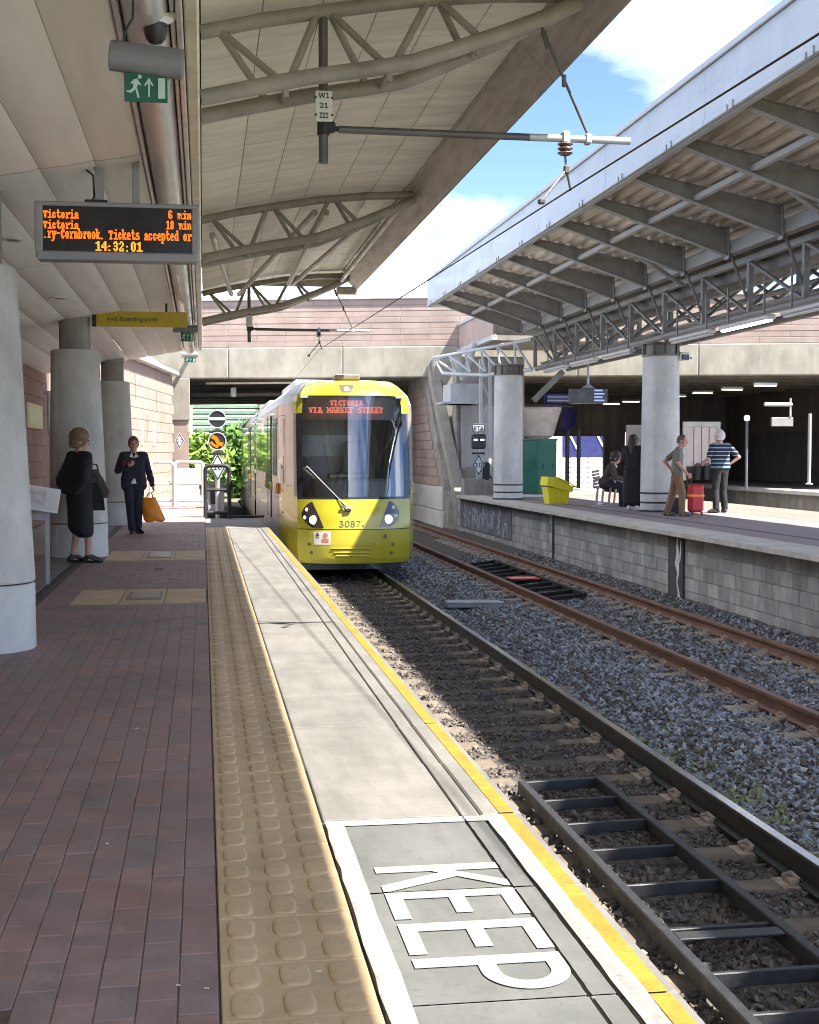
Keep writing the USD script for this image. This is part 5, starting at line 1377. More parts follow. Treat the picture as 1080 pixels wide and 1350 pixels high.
def disc(m_, c, r, d, n=28): return m_.tube([np.array(c) + [0, d, 0], np.array(c)], r, n)
sigd = pm('signal_black', (.02, .024, .028), r=.4)
amber = emitm('signal_amber', (1.0, .20, .01), .8)
sigw = emitm('signal_white', (.85, .95, 1.0), .6)
def at_s(px, py, y): return at(px, py, Y=y)
Y1 = 34.5
c1, c2, c3 = at_s(286.5, 552.5, Y1), at_s(286.5, 581.5, Y1), at_s(287, 617, Y1)
sp = Thing('tram_signal', 'tram signal with a black bar head above an orange lit head at the platform end', 'signal', (c1[0], Y1, -.4))
sp.put('signal_post', MB().tube([(c1[0], Y1 + .12, -.5), (c1[0], Y1 + .12, c1[2] + .25)], .055, 12), steel_l, smooth=40)
for c, lit in ((c1, 0), (c2, 1)):
    r = .225
    h = sp.put('signal_head', disc(MB(), c, r * .93, .14), sigd, smooth=40)
    m_ = MB()
    th = np.linspace(0, 2 * np.pi, 32, endpoint=False)
    m_.loft([np.stack([c[0] + q * np.cos(th), np.full(32, c[1] - w), c[2] + q * np.sin(th)], 1) for q, w in ((r, -.1), (r * 1.02, .02), (r * .90, .02), (r * .9, -.02))], cap=False)
    sp.put('head_ring', m_, steel_l, parent=h, smooth=40)
    if lit:
        sp.put('lit_bar', MB().tube([c + [-.13, -.012, .12], c + [-.03, -.012, .06], c + [.03, -.012, -.06], c + [.14, -.012, -.09]], .05, 8), amber, parent=h)
        sp.put('lit_bar', MB().tube([c + [-.16, -.012, -.02], c + [-.09, -.012, -.10], c + [.02, -.012, -.155]], .032, 8), amber, parent=h)
    else:
        sp.put('lit_bar', MB().box(c + [0, -.012, .01], (.38, .012, .07), .02), sigw, parent=h)
    sp.put('bracket', MB().box(c + [0, .03, -.32], (.42, .06, .06), .02).box(c + [0, .02, -.31], (.2, .07, .10), .02), sigd)
def diamond(t, c, w, h, text, th):
    o = Polygon([(0, h), (w, 0), (0, -h), (-w, 0)])
    t.put('diamond_plate', MB().prism(o, .012, RX90, c), pm('diamond_white', (.66, .70, .74), r=.4))
    t.put('diamond_border', MB().prism(o.buffer(-.012, join_style=2).difference(o.buffer(-.045, join_style=2)), .004, RX90, np.array(c) - [0, .0125, 0]), sigd)
    if text: t.put('lettering', sign_text(text, th, np.array(c) - [0, .0125, 0], depth=.004), sigd)
diamond(sp, c3 + [0, 0, .02], .20, .36, '10', .13)
q = at_s(237, 581, P0[1] - .3)
db = Thing('diamond_sign', 'white diamond speed sign fixed to the shaded pink pier', 'sign', q)
q2 = q.copy()
diamond(db, at(237, 581, Y=47.95), .16, .28, '10', .11)
# cabinets beside that signal
A, B = at(274, 640, Y=35.5), at(296, 676, Y=35.5)
eb = Thing('equipment_cabinet', 'grey equipment cabinet with a dark vent behind the black barrier', 'cabinet', ((A[0] + B[0]) / 2, 35.5, -.1))
eb.put('cabinet_body', MB().b2((A[0], 35.5, B[2]), (B[0], 36, A[2]), .015), pm('cabinet_grey', (.36, .38, .42), (.3, .32, .36), r=.5))
eb.put('vent', MB().b2((A[0] + .06, 35.48, A[2] - .48), (A[0] + .26, 35.5, A[2] - .1), .005), sigd)
eb.put('hood', MB().bar((A[0] - .05, 35.45, A[2] + .05), (B[0] + .05, 35.45, A[2] - .02), .3, .06), sigd)
# black barrier and white railings
def hoop(m_, a, b, r, zb, zt, rr_=.12):
    pts = [np.array([a[0], a[1], zb]), np.array([a[0], a[1], zt - rr_])]
    d = (np.array(b) - np.array(a)); L = np.linalg.norm(d); d = np.append(d / L, 0)
    for k in range(1, 6):
        t = math.pi / 2 * k / 5
        pts.append(np.array([a[0], a[1], zt - rr_]) + d * rr_ * (1 - math.cos(t)) + np.array([0, 0, rr_ * math.sin(t)]))
    for k in range(0, 6):
        t = math.pi / 2 * k / 5
        pts.append(np.array([b[0], b[1], zt - rr_]) - d * rr_ * (1 - math.sin(t)) + np.array([0, 0, rr_ * math.cos(t)]))
    pts.append(np.array([b[0], b[1], zb]))
    m_.tube(pts, r, 10)
a, b = at(271, 682, Z=0), at(303, 683, Z=0); y = a[1]; zt_ = at(271, 614, Y=y)[2]
bb = Thing('black_barrier', 'black tubular barrier at the end of the tactile strip', 'barrier', ((a[0] + b[0]) / 2, y, 0))
m_ = MB(); hoop(m_, a[:2], (b[0], y), .045, 0, zt_, .1); bb.put('barrier_hoop', m_, blacksteel, smooth=40)
for py in (646, 676):
    z = at(271, py, Y=y)[2]
    bb.put('barrier_rail', MB().tube([(a[0], y, z), (b[0], y, z)], .035, 10), blacksteel, smooth=40)
bb.put('barrier_panel', MB().b2((a[0] + .05, y - .01, zt_ - .52), (b[0] - .05, y + .01, zt_ - .06)), glassm('barrier_glass', (.85, .88, .86), .05, 1.3))
bb.put('barrier_foot', MB().b2((b[0], y - .3, 0), (b[0] + .75, y - .22, .05), .01).b2((b[0] - .03, y - .3, 0), (b[0] + .03, y + .3, .03), .01), blacksteel)
railw = pm('railing_white', (.55, .545, .53), (.47, .465, .45), r=.4, sc=4)
for k, (pa, pb) in enumerate(((199, 229), (231, 268))):
    a, b = at(pa, 668, Z=0), at(pb, 668, Z=0); y = a[1]; zt_ = at(220, 609, Y=y)[2]
    t = Thing('white_railing', ('left' if k == 0 else 'right') + ' white tubular railing of the pair at the platform end', 'railing', ((a[0] + b[0]) / 2, y, 0), group='white railings closing the platform end')
    m_ = MB(); hoop(m_, a[:2], (b[0], y), .05, 0, zt_, .12); t.put('railing_hoop', m_, railw, smooth=40)
    for py in (638, 660):
        z = at(220, py, Y=y)[2]
        t.put('railing_bar', MB().tube([(a[0], y, z), (b[0], y, z)], .038, 10), railw, smooth=40)
A, B = at(233, 618, Y=39.5), at(262, 668, Y=39.5)
wc = Thing('white_cabinet', 'white cabinet standing behind the right white railing', 'cabinet', ((A[0] + B[0]) / 2, 39.5, 0))
wc.put('cabinet_body', MB().b2((A[0], 39.5, -.1), (B[0], 40.1, A[2]), .02), railw)
wc.put('notice', MB().b2((A[0] + .15, 39.485, A[2] - .45), (A[0] + .42, 39.498, A[2] - .62)[::1] if False else (A[0] + .42, 39.498, A[2] - .35), .003), pm('notice_grey', (.42, .45, .47), r=.5))
A, B = at(257, 611, Y=40.4), at(268, 640, Y=40.4)
yn = Thing('yellow_notice', 'pale yellow notice board beside the white cabinet', 'notice', ((A[0] + B[0]) / 2, 40.4, 0))
yn.put('board', MB().b2((A[0], 40.4, B[2]), (B[0], 40.44, A[2]), .01), pm('notice_yellow', (.74, .66, .30), r=.5))
yn.put('post', MB().b2(((A[0] + B[0]) / 2 - .03, 40.45, -.1), ((A[0] + B[0]) / 2 + .03, 40.5, A[2] - .1)), steel_l)

# far signal with RTS plate and diamond
Y2 = 41.3
c = at_s(631, 582, Y2)
rs = Thing('small_signal', 'small dark signal with two white lights, RTS plate above and diamond 10 below', 'signal', (c[0], Y2, .1))
rs.put('signal_post', MB().tube([(c[0], Y2 + .15, .1), (c[0], Y2 + .15, c[2] + .55)], .05, 10), steel_l, smooth=40)
h = rs.put('signal_head', MB().box(c, (.44, .16, .46), .05), sigd)
for s in (-1, 1): rs.put('signal_lamp', MB().box(c + [s * .10, -.085, .05], (.13, .012, .055), .012), sigw, parent=h)
p = at_s(631, 564.5, Y2)
pl = rs.put('plate', MB().box(p, (.40, .03, .26), .01), pm('plate_grey', (.45, .47, .50), r=.4))
rs.put('plate_border', MB().box(p - [0, .017, .115], (.39, .006, .025)).box(p - [0, .017, -.115], (.39, .006, .025)).box(p - [.185, .017, 0], (.025, .006, .20)).box(p - [-.185, .017, 0], (.025, .006, .20)), sigd, parent=pl)
rs.put('lettering', sign_text('RTS', .12, p - [0, .0155, 0], depth=.004), sigd, parent=pl)
p = at_s(631, 613, Y2)
diamond(rs, p, .21, .35, '10', .14)
p = at_s(631, 597.5, Y2)
rs.put('bracket', MB().box(p, (.40, .1, .06), .02), sigd)
p = at_s(641, 622, Y2 + .2)
rs.put('cable_box', MB().box(p, (.22, .2, .6), .05).tube([p, p + [.15, 0, -.25], p + [.25, 0, -.35]], .08, 8), sigd)

# green cabinet, yellow grit bin, bench, lectern, poster
q0, q1 = at(703, 661, Z=RZ), at(733, 659, Z=RZ)
zt_ = at(703, 577.5, zc=np.dot(q0 - [0, 0, EYE], FW))[2]
ang = .42
gcen = np.array([8.96, 35.6, 0])
gcen[:2] = at(710, 655, Z=RZ)[:2]
gm_ = pm('cabinet_green', (.012, .115, .078), (.010, .095, .065), r=.42, sc=2, grime=.12)
gc = Thing('green_cabinet', 'tall dark green cabinet in front of the far column', 'cabinet', (gcen[0], gcen[1], RZ))
Rg = rotz(.55)
gc.put('cabinet_body', MB().box((gcen[0], gcen[1], RZ + .07 + (zt_ - RZ - .07) / 2), (.80, .72, zt_ - RZ - .1), .02, R=Rg), gm_)
gc.put('cabinet_lid', MB().box((gcen[0], gcen[1], zt_ - .01), (.84, .76, .05), .012, R=Rg), gm_)
gc.put('plinth', MB().box((gcen[0], gcen[1], RZ + .04), (.86, .78, .08), .01, R=Rg), conc_base)
for s in (-.18, .22):
    v = np.array([gcen[0], gcen[1], RZ + .9]) + Rg @ np.array([s, -.362, 0])
    gc.put('door_handle', MB().box(v, (.03, .02, .16), .006, R=Rg), blacksteel)
gy_ = pm('grit_yellow', (.72, .62, .012), (.66, .56, .012), r=.45, sc=2, grime=.1)
q = at(738, 664.5, Z=RZ); s_ = np.dot(q - [0, 0, EYE], FW) / 1800
gb = Thing('grit_bin', 'bright yellow grit bin with a sloping lid on the far platform', 'grit bin', q)
w, hgt = 31 * s_, 36 * s_
x, y = q[0], q[1] + .25
th = np.array([[-.52, 0], [.40, 0], [.50, .60], [-.58, .60]])
m_ = MB()
m_.loft([np.array([(x - w * .46, y - .26, RZ), (x + w * .36, y - .26, RZ), (x + w * .36, y + .26, RZ), (x - w * .46, y + .26, RZ)]),
         np.array([(x - w * .55, y - .32, RZ + hgt * .62), (x + w * .42, y - .32, RZ + hgt * .52), (x + w * .42, y + .32, RZ + hgt * .52), (x - w * .55, y + .32, RZ + hgt * .62)])])
gb.put('bin_body', m_, gy_)
for k in range(3):
    xx_ = x - w * .30 + w * .26 * k
    gb.put('body_rib', MB().bar((xx_, y - .275, RZ + .02), (xx_ - .01, y - .305, RZ + hgt * .5), .05, .03, bev=.008), gy_)
m_ = MB()
lo = [(x - w * .60, RZ + hgt * .68), (x + w * .50, RZ + hgt * .44), (x + w * .56, RZ + hgt * .62), (x - w * .15, RZ + hgt * .98), (x - w * .55, RZ + hgt * 1.0)]
m_.loft([np.array([(px_, yy_, pz_) for px_, pz_ in lo]) for yy_ in (y - .37, y + .37)])
gb.put('lid', m_, gy_)
gb.put('lid_lip', MB().bar((x - w * .15, y - .40, RZ + hgt * .98), (x + w * .66, y - .40, RZ + hgt * .63), .05, .03, bev=.008).bar((x + w * .66, y - .40, RZ + hgt * .63), (x + w * .66, y + .40, RZ + hgt * .63), .05, .03, bev=.008), gy_)

bq = at(793, 668, Z=RZ)
benchm = pm('bench_mesh_steel', (.40, .37, .35), (.32, .30, .28), r=.4, metal=.4)
be = Thing('bench', 'grey perforated steel bench with looped armrest on the far platform', 'bench', (bq[0], bq[1], RZ))
bx, by = bq[0], bq[1]
def seatpt(u, s): return np.array([bx, by, RZ]) + np.array([u * .30 + s * .25, s * 1.0, 0])
hx = .0
seatdir = np.array([.92, -.38, 0]); rowdir = np.array([.38, .92, 0])
Bp = lambda f_, r_, z: np.array([bx, by, RZ + z]) + seatdir * f_ + rowdir * r_
for k in range(6):
    be.put('back_slat', MB().bar(Bp(-.20 - .05 * (k / 5) + .02, .0, .46 + .075 * k), Bp(-.20 - .05 * (k / 5) + .02, 1.6, .46 + .075 * k), .02, .06, bev=.004), benchm)
for k in range(6):
    be.put('seat_slat', MB().bar(Bp(-.16 + .09 * k, .0, .44), Bp(-.16 + .09 * k, 1.6, .44), .075, .02, bev=.004), benchm)
for r_ in (.1, 1.5):
    be.put('leg', MB().tube([Bp(.2, r_, .43), Bp(.16, r_, .0)], .03, 8).tube([Bp(-.1, r_, .43), Bp(-.14, r_, 0)], .03, 8).tube([Bp(.28, r_, .012), Bp(-.24, r_, .012)], .028, 8), benchm, smooth=40)
for r_ in (-.02, 1.62):
    be.put('armrest', MB().tube([Bp(-.2, r_, .45), Bp(-.16, r_, .66), Bp(.1, r_, .70), Bp(.30, r_, .68), Bp(.33, r_, .60), Bp(.22, r_, .43)], .022, 8), benchm, smooth=40)
q = at(786, 666, Z=RZ)
lp_ = Thing('paper_scrap', 'crumpled white paper on the far platform floor left of the bench', 'litter', q)
lp_.put('paper', (np.array([[.0, 0, .01], [.16, .02, .02], [.2, .12, .05], [.04, .14, .02], [.1, .08, .07]]) + q, np.array([[0, 1, 4], [1, 2, 4], [2, 3, 4], [3, 0, 4]])), white)

A = at(52, 657, Z=.93); lx, ly = A[0], A[1]
lc = Thing('leaflet_stand', 'small white topped leaflet stand between the first two columns', 'stand', (lx, ly, 0))
lc.put('tilted_top', MB().box((lx - .12, ly, .95), (.66, .46, .03), .008, R=np.array([[1, 0, 0], [0, .86, -.5], [0, .5, .86]]) @ np.array([[.98, 0, .2], [0, 1, 0], [-.2, 0, .98]])), white)
lc.put('leaflets', MB().box((lx - .16, ly - .012, .968), (.46, .3, .012), .004, R=np.array([[1, 0, 0], [0, .86, -.5], [0, .5, .86]]) @ np.array([[.98, 0, .2], [0, 1, 0], [-.2, 0, .98]])), pm('leaflet_paper', (.74, .68, .66), (.5, .44, .44), r=.6, sc=14))
for dx in (-.36, .08):
    lc.put('leg', MB().b2((lx + dx - .02, ly - .02, 0), (lx + dx + .02, ly + .02, .86)), steel_l)
lc.put('stand_rail', MB().b2((lx - .36, ly - .015, .70), (lx + .08, ly + .015, .76)), steel_l)
A, B = at(36, 530, X=-3.13), at(53, 566, X=-3.13)
po = Thing('framed_poster', 'pale yellow framed poster on the shaded red wall', 'poster', ((A + B) / 2))
y0, y1 = min(A[1], B[1]) - .1, max(A[1], B[1]) + .3
po.put('frame', MB().b2((-3.148, y0, B[2]), (-3.11, y1, A[2]), .006), pm('frame_yellow', (.62, .52, .26), r=.5))
po.put('poster_sheet', MB().b2((-3.109, y0 + .2, B[2] + .08), (-3.105, y1 - .2, A[2] - .08)), pm('poster_print', (.66, .62, .34), (.40, .46, .20), r=.4, sc=5))
A = at(65, 545, X=-3.05)
hp = Thing('hose_hoop', 'grey oval hoop hanging on the red wall left of the second column', 'hoop', A)
th = np.linspace(0, 2 * np.pi, 26)
hp.put('hoop', MB().tube([A + [0, .12 * math.cos(t), .42 * math.sin(t)] for t in th], .03, 8, cap=False), steel_l, smooth=40)
hp.put('wall_hook', MB().b2((-3.15, A[1] - .03, A[2] + .38), (A[0] + .04, A[1] + .03, A[2] + .45), .006), steel_l)
# ------------------------------------------------------------------ people
MF = m3.Manifold
def ball(p, r, n=18): return MF.sphere(r, n).translate([float(x) for x in p])
def hull(*pr): return MF.batch_hull([ball(p, r) for p, r in pr])
def chain(*pr):
    out = [hull(a, b) for a, b in zip(pr[:-1], pr[1:])]
    return MF.batch_boolean(out, m3.OpType.Add) if len(out) > 1 else out[0]
def union(ms): return MF.batch_boolean(ms, m3.OpType.Add)
def soft(m, l=.026, it=9):
    q = m.refine_to_length(l).to_mesh()
    t = trimesh.Trimesh(np.array(q.vert_properties[:, :3], float), np.array(q.tri_verts), process=True)
    trimesh.smoothing.filter_taubin(t, lamb=.5, nu=.52, iterations=it)
    return t
def to_m(t):
    return MF(m3.Mesh(np.asarray(t.vertices, np.float32), np.asarray(t.faces, np.uint32)))
def hand(w, d, n, s):
    """palm, four unequal bent fingers and a side thumb; w wrist, d forearm direction, n palm normal, s side of the thumb"""
    w, d, n = (np.asarray(q, float) for q in (w, d, n))
    d = d / np.linalg.norm(d); n = n - d * (n @ d); n /= np.linalg.norm(n); l = np.cross(d, n) * s
    ps = [hull((w + d * .01, .024), (w + d * .08 + l * .026, .014), (w + d * .085 - l * .028, .013), (w + d * .03 + l * .022, .016))]
    for k, (o, L) in enumerate(((.027, .070), (.009, .080), (-.010, .074), (-.028, .058))):
        b0 = w + d * .08 + l * o; b1 = b0 + (d * .85 + n * .5) * L * .5; b2 = b1 + (d * .35 + n * .9) * L * .5
        ps.append(chain((b0, .0095), (b1, .0088), (b2, .0075)))
    t0 = w + d * .025 + l * .026; t1 = t0 + (d * .6 + l * .6 + n * .35) * .042; t2 = t1 + (d * .75 + l * .1 + n * .55) * .034
    ps.append(chain((t0, .014), (t1, .0105), (t2, .009)))
    return union(ps)
SKIN = pm('skin', (.52, .30, .22), (.44, .24, .17), r=.5, sc=9)
SKIN2 = pm('skin_ruddy', (.55, .28, .21), (.46, .21, .16), r=.5, sc=9)
EYE_M = pm('eye_dark', (.03, .02, .02), r=.2)
LIP = pm('lip', (.38, .14, .12), r=.5)
J0 = dict(head=(0, .025, 1.605), neck=(0, .0, 1.44), chest=(0, .01, 1.27), waist=(0, 0, 1.06), pelvis=(0, -.005, .93),
          shR=(.185, 0, 1.40), shL=(-.185, 0, 1.40), elR=(.24, -.03, 1.12), elL=(-.24, -.03, 1.12), wrR=(.25, .06, .87), wrL=(-.25, .06, .87),
          hipR=(.085, 0, .90), hipL=(-.085, 0, .90), knR=(.095, .025, .49), knL=(-.095, .025, .49), anR=(.10, -.01, .085), anL=(-.10, -.01, .085))
def person(label, pos, H, heading, J=None, head_turn=0., head_nod=0., hair='short', hairm=None, skin=SKIN, clothes=(), toes=None, nR=(-1, 0, 0), nL=(1, 0, 0), shoe=None, width=1., sit=False, group=None):
    j = {k: np.array(v, float) for k, v in {**J0, **(J or {})}.items()}
    t = Thing('person', label, 'person', pos, math.atan2(-heading[0], heading[1]))
    k_ = H / 1.72
    S_ = lambda m: (np.array(m.vertices) * k_, np.array(m.faces))
    put = lambda n, m, mat, parent=None, sm=True: t.put(n, S_(m), mat, parent=parent, smooth=sm, world=False)
    ch, wa, pe = j['chest'], j['waist'], j['pelvis']
    W = width
    b = [hull((ch + [.085 * W, 0, 0], .095), (ch - [.085 * W, 0, 0], .095), (wa + [.07 * W, 0, 0], .088), (wa - [.07 * W, 0, 0], .088)),
         hull((wa + [.07 * W, 0, 0], .088), (wa - [.07 * W, 0, 0], .088), (pe + [.08 * W, 0, 0], .098), (pe - [.08 * W, 0, 0], .098)),
         hull((j['shR'], .058), (j['shL'], .058), (ch + [.085 * W, 0, 0], .095), (ch - [.085 * W, 0, 0], .095)),
         hull((j['neck'] - [0, 0, .03], .062), (j['shR'] * .6 + j['neck'] * .4 - [0, 0, .02], .045), (j['shL'] * .6 + j['neck'] * .4 - [0, 0, .02], .045)),
         chain((j['neck'], .056), (j['head'] - [0, .01, .07], .055))]
    for s in 'RL':
        b += [chain((j['sh' + s], .055), (j['el' + s], .040), (j['wr' + s], .028)), chain((j['hip' + s], .090), (j['kn' + s], .056), (j['an' + s], .040))]
        an = j['an' + s]; f = np.array((toes or {}).get(s, (0, 1, 0)), float); f /= np.linalg.norm(f)
        b.append(hull((an + [0, 0, -.03], .042), (an + f * .13 + [0, 0, -.055], .030)))
    body = soft(union(b), .03, 8)
    # head, turned about the neck
    hd = j['head']
    ell = lambda c, r, n=24: MF.sphere(1., n).scale([float(x) for x in r]).translate([float(x) for x in c])
    hp = [ell((0, 0, .01), (.076, .096, .112)), ell((0, .03, -.062), (.054, .062, .058)), hull(((0, .088, .012), .011), ((0, .104, -.022), .014), ((0, .09, -.03), .016)),
          hull(((.03, .08, .035), .014), ((-.03, .08, .035), .014)), ell((.078, -.008, -.008), (.012, .022, .032)), ell((-.078, -.008, -.008), (.012, .022, .032))]
    Rh = rotz(head_turn) @ np.array([[1, 0, 0], [0, math.cos(head_nod), -math.sin(head_nod)], [0, math.sin(head_nod), math.cos(head_nod)]])
    hm = soft(union(hp), .014, 4)
    def place(m):
        m = m.copy() if hasattr(m, 'copy') else m
        m.vertices = np.asarray(m.vertices) @ Rh.T * 1.1 + hd; return m
    hm = place(hm)
    hands = []
    for s, n_, sd in (('R', nR, 1), ('L', nL, -1)):
        hands.append(hand(j['wr' + s], j['wr' + s] - j['el' + s], n_, sd))
    try:
        full = union([to_m(body), to_m(hm)] + hands)
        q = full.to_mesh(); bm = trimesh.Trimesh(np.array(q.vert_properties[:, :3], float), np.array(q.tri_verts), process=False)
        if len(bm.faces) < 100: raise ValueError
    except Exception:
        bm = trimesh.util.concatenate([body, hm] + [trimesh.Trimesh(np.array(h.to_mesh().vert_properties[:, :3]), np.array(h.to_mesh().tri_verts)) for h in hands])
    put('body', bm, skin)
    for s in (-1, 1):
        e = trimesh.creation.icosphere(1, .0105); e.apply_translation([s * .031, .086, .012]); put('eye', place(e), EYE_M)
    e = trimesh.creation.box((.044, .01, .009)); e.apply_translation([0, .088, -.058]); put('mouth', place(e), LIP, sm=False)
    if hairm is not None:
        cap = ell((0, -.006, .018), (.086, .104, .118), 30)
        cut = {'short': [ell((0, .115, -.045), (.11, .085, .115), 24), MF.cube([.4, .4, .2], True).translate([0, 0, -.165])],
               'thin': [ell((0, .11, .02), (.12, .10, .13), 24), MF.cube([.4, .4, .2], True).translate([0, .0, -.145])],
               'full': [ell((0, .12, -.06), (.085, .075, .115), 24), MF.cube([.4, .4, .2], True).translate([0, .05, -.19])],
               'long': [ell((0, .12, -.06), (.075, .07, .12), 24)]}[hair]
        if hair == 'thin': cap = ell((0, -.004, .012), (.081, .100, .114), 30)
        if hair == 'full': cap = union([cap, ell((0, -.025, .05), (.105, .118, .112), 30), ell((0, -.05, -.03), (.092, .085, .10), 30)])
        if hair == 'long': cap = union([cap, hull(((0, -.04, .04), .09), ((.05, -.07, -.14), .05), ((-.05, -.07, -.14), .05), ((0, -.08, -.33), .05))])
        for c in cut: cap = cap - c
        hs_ = soft(cap, .010, 3)
        vv = np.array(hs_.vertices); hs_.vertices = vv + np.array(hs_.vertex_normals) * (.012 * (meshkit.fbm(vv * [70, 70, 22], 3, 8) - .45))[:, None]
        put('hair', place(hs_), hairm)
    tor = lambda inf, zlow=None: [hull((j['shR'], .062 + inf), (j['shL'], .062 + inf), (ch + [.095 * W, 0, 0], .098 + inf), (ch - [.095 * W, 0, 0], .098 + inf)),
                                  hull((ch + [.095 * W, 0, 0], .098 + inf), (ch - [.095 * W, 0, 0], .098 + inf), (wa + [.085 * W, 0, 0], .10 + inf), (wa - [.085 * W, 0, 0], .10 + inf)),
                                  hull((wa + [.085 * W, 0, 0], .10 + inf), (wa - [.085 * W, 0, 0], .10 + inf), (pe + [.09 * W, 0, .04], .105 + inf), (pe - [.09 * W, 0, -.04], .105 + inf)),
                                  hull((j['neck'] - [0, 0, .045], .06 + inf), (j['shR'] * .75 + j['neck'] * .25 - [0, 0, .02], .048 + inf), (j['shL'] * .75 + j['neck'] * .25 - [0, 0, .02], .048 + inf))]
    for kind, mat in clothes:
        ms = None
        if kind in ('tshirt', 'shirt', 'jacket'):
            inf = {'tshirt': .012, 'shirt': .012, 'jacket': .013}[kind]
            ms = tor(inf)
            for s in 'RL':
                sh, el, wr = j['sh' + s], j['el' + s], j['wr' + s]
                if kind == 'tshirt': ms.append(chain((sh, .060 + inf), (sh + (el - sh) * .72, .054 + inf)))
                else: ms.append(chain((sh, .058 + inf), (el, .048 + inf), (el + (wr - el) * .93, .036 + inf)))
            if kind == 'jacket':
                ms.append(hull((wa + [.10 * W, 0, 0], .10 + inf), (wa - [.10 * W, 0, 0], .10 + inf), (pe + [.115 * W, 0, -.06], .105 + inf), (pe - [.115 * W, 0, .06], .105 + inf)))
        elif kind == 'cape':
            ms = tor(.012)
            for s in 'RL':
                sh, el, wr = j['sh' + s], j['el' + s], j['wr' + s]
                ms.append(chain((sh, .068), (el, .062), (el + (wr - el) * .85, .048)))
                ms.append(hull((sh - [0, .02, .05], .045), (el + [0, -.02, -.05], .05), (pe + [.15 * (1 if s == 'R' else -1), -.13, .0], .03), (pe + [0, -.12, .02], .05)))
        elif kind == 'trousers':
            ms = [hull((pe + [.085 * W, 0, .05], .112), (pe - [.085 * W, 0, -.05], .112), (j['hipR'], .105), (j['hipL'], .105))]
            for s in 'RL':
                ms.append(chain((j['hip' + s], .108), (j['kn' + s], .078), (j['an' + s] + [0, -.005, .01], .066)))
        elif kind == 'skirt':
            ms = [hull((wa + [.07, 0, 0], .10), (wa - [.07, 0, 0], .10), (pe + [.09, 0, -.02], .125), (pe - [.09, 0, .02], .125)),
                  hull((pe + [.09, 0, -.02], .125), (pe - [.09, 0, .02], .125), ((.10, .0, .50), .105), ((-.10, .0, .50), .105), ((.10, .04, .42), .09), ((-.10, .04, .42), .09))]
        elif kind == 'coat':
            ms = tor(.03) + [hull((wa + [.09, 0, 0], .13), (wa - [.09, 0, 0], .13), ((.13, .02, .5), .12), ((-.13, .02, .5), .12)), hull(((.13, .02, .5), .12), ((-.13, .02, .5), .12), ((.13, .02, .2), .11), ((-.13, .02, .2), .11))]
            for s in 'RL': ms.append(chain((j['sh' + s], .085), (j['el' + s], .075), (j['wr' + s], .055)))
        elif kind == 'collar':
            ms = [hull((j['neck'] + [.035, .04, -.005], .024), (j['neck'] + [.07, .075, -.055], .014), (j['neck'] + [.015, .085, -.075], .012)), hull((j['neck'] + [-.035, .04, -.005], .024), (j['neck'] + [-.07, .075, -.055], .014), (j['neck'] + [-.015, .085, -.075], .012)),
                  hull((j['neck'] + [0, -.015, .012], .060), (j['neck'] + [0, -.01, -.02], .068))]
        elif kind == 'tie_tail':
            ms = [hull((wa + [.0, .118, -.08], .014), (wa + [.05, .115, -.15], .012), (wa + [-.03, .115, -.16], .012))]
        t2 = soft(union(ms), .022, 8)
        vv = np.array(t2.vertices); nn = np.array(t2.vertex_normals)
        fold = (meshkit.fbm(vv * [14, 14, 7] + len(label), 3, 3) - .5) * 2 + .6 * np.sin(vv[:, 2] * 38 + 6 * meshkit.noise(vv * 6, 2)) * np.exp(-((vv[:, 2] - .98) / .16) ** 2)
        t2.vertices = vv + nn * (.010 * fold)[:, None]
        put(kind if kind not in ('tshirt', 'cape') else {'tshirt': 'shirt', 'cape': 'jacket'}[kind], t2, mat)
    if shoe is not None:
        for s in 'RL':
            an = j['an' + s]; f = np.array((toes or {}).get(s, (0, 1, 0)), float); f /= np.linalg.norm(f)
            m_ = hull((an + [0, 0, .0], .046), (an - f * .045 + [0, 0, -.045], .038), (an + f * .14 + [0, 0, -.052], .034), (an + f * .17 + [0, 0, -.058], .024))
            m_ = m_.trim_by_plane([0, 0, 1], float(an[2] - .084)) if not sit else m_
            put('shoe', soft(m_, .025, 2), shoe)
    return t
blackc = pm('black_cloth', (.016, .015, .018), (.010, .010, .012), r=.85, sc=9)
navy = pm('navy_cloth', (.020, .021, .036), (.012, .013, .022), r=.85, sc=9)
olive = pm('olive_tshirt', (.20, .185, .15), (.16, .148, .12), r=.9, sc=9)
tan = pm('tan_trousers', (.23, .135, .075), (.18, .10, .055), r=.85, sc=9)
polo = pm('striped_polo', (.012, .02, .045), (.009, .014, .032), r=.85, sc=9, wv=('z', 1 / .088 / 3.1416 * 1.05, .80, .92, (.26, .40, .50), .12))
hair_b = pm('hair_fair', (.24, .145, .075), (.11, .065, .035), r=.6, sc=40)
hair_w = pm('hair_white', (.70, .67, .63), (.55, .52, .48), r=.6, sc=40)
hair_d = pm('hair_dark', (.03, .02, .017), r=.5, sc=40)
hair_g = pm('hair_grey_short', (.14, .085, .06), (.085, .05, .038), r=.7, sc=40)
whitec = pm('white_cloth', (.72, .72, .74), r=.8)
shoeb = pm('shoe_black', (.018, .016, .016), r=.4)
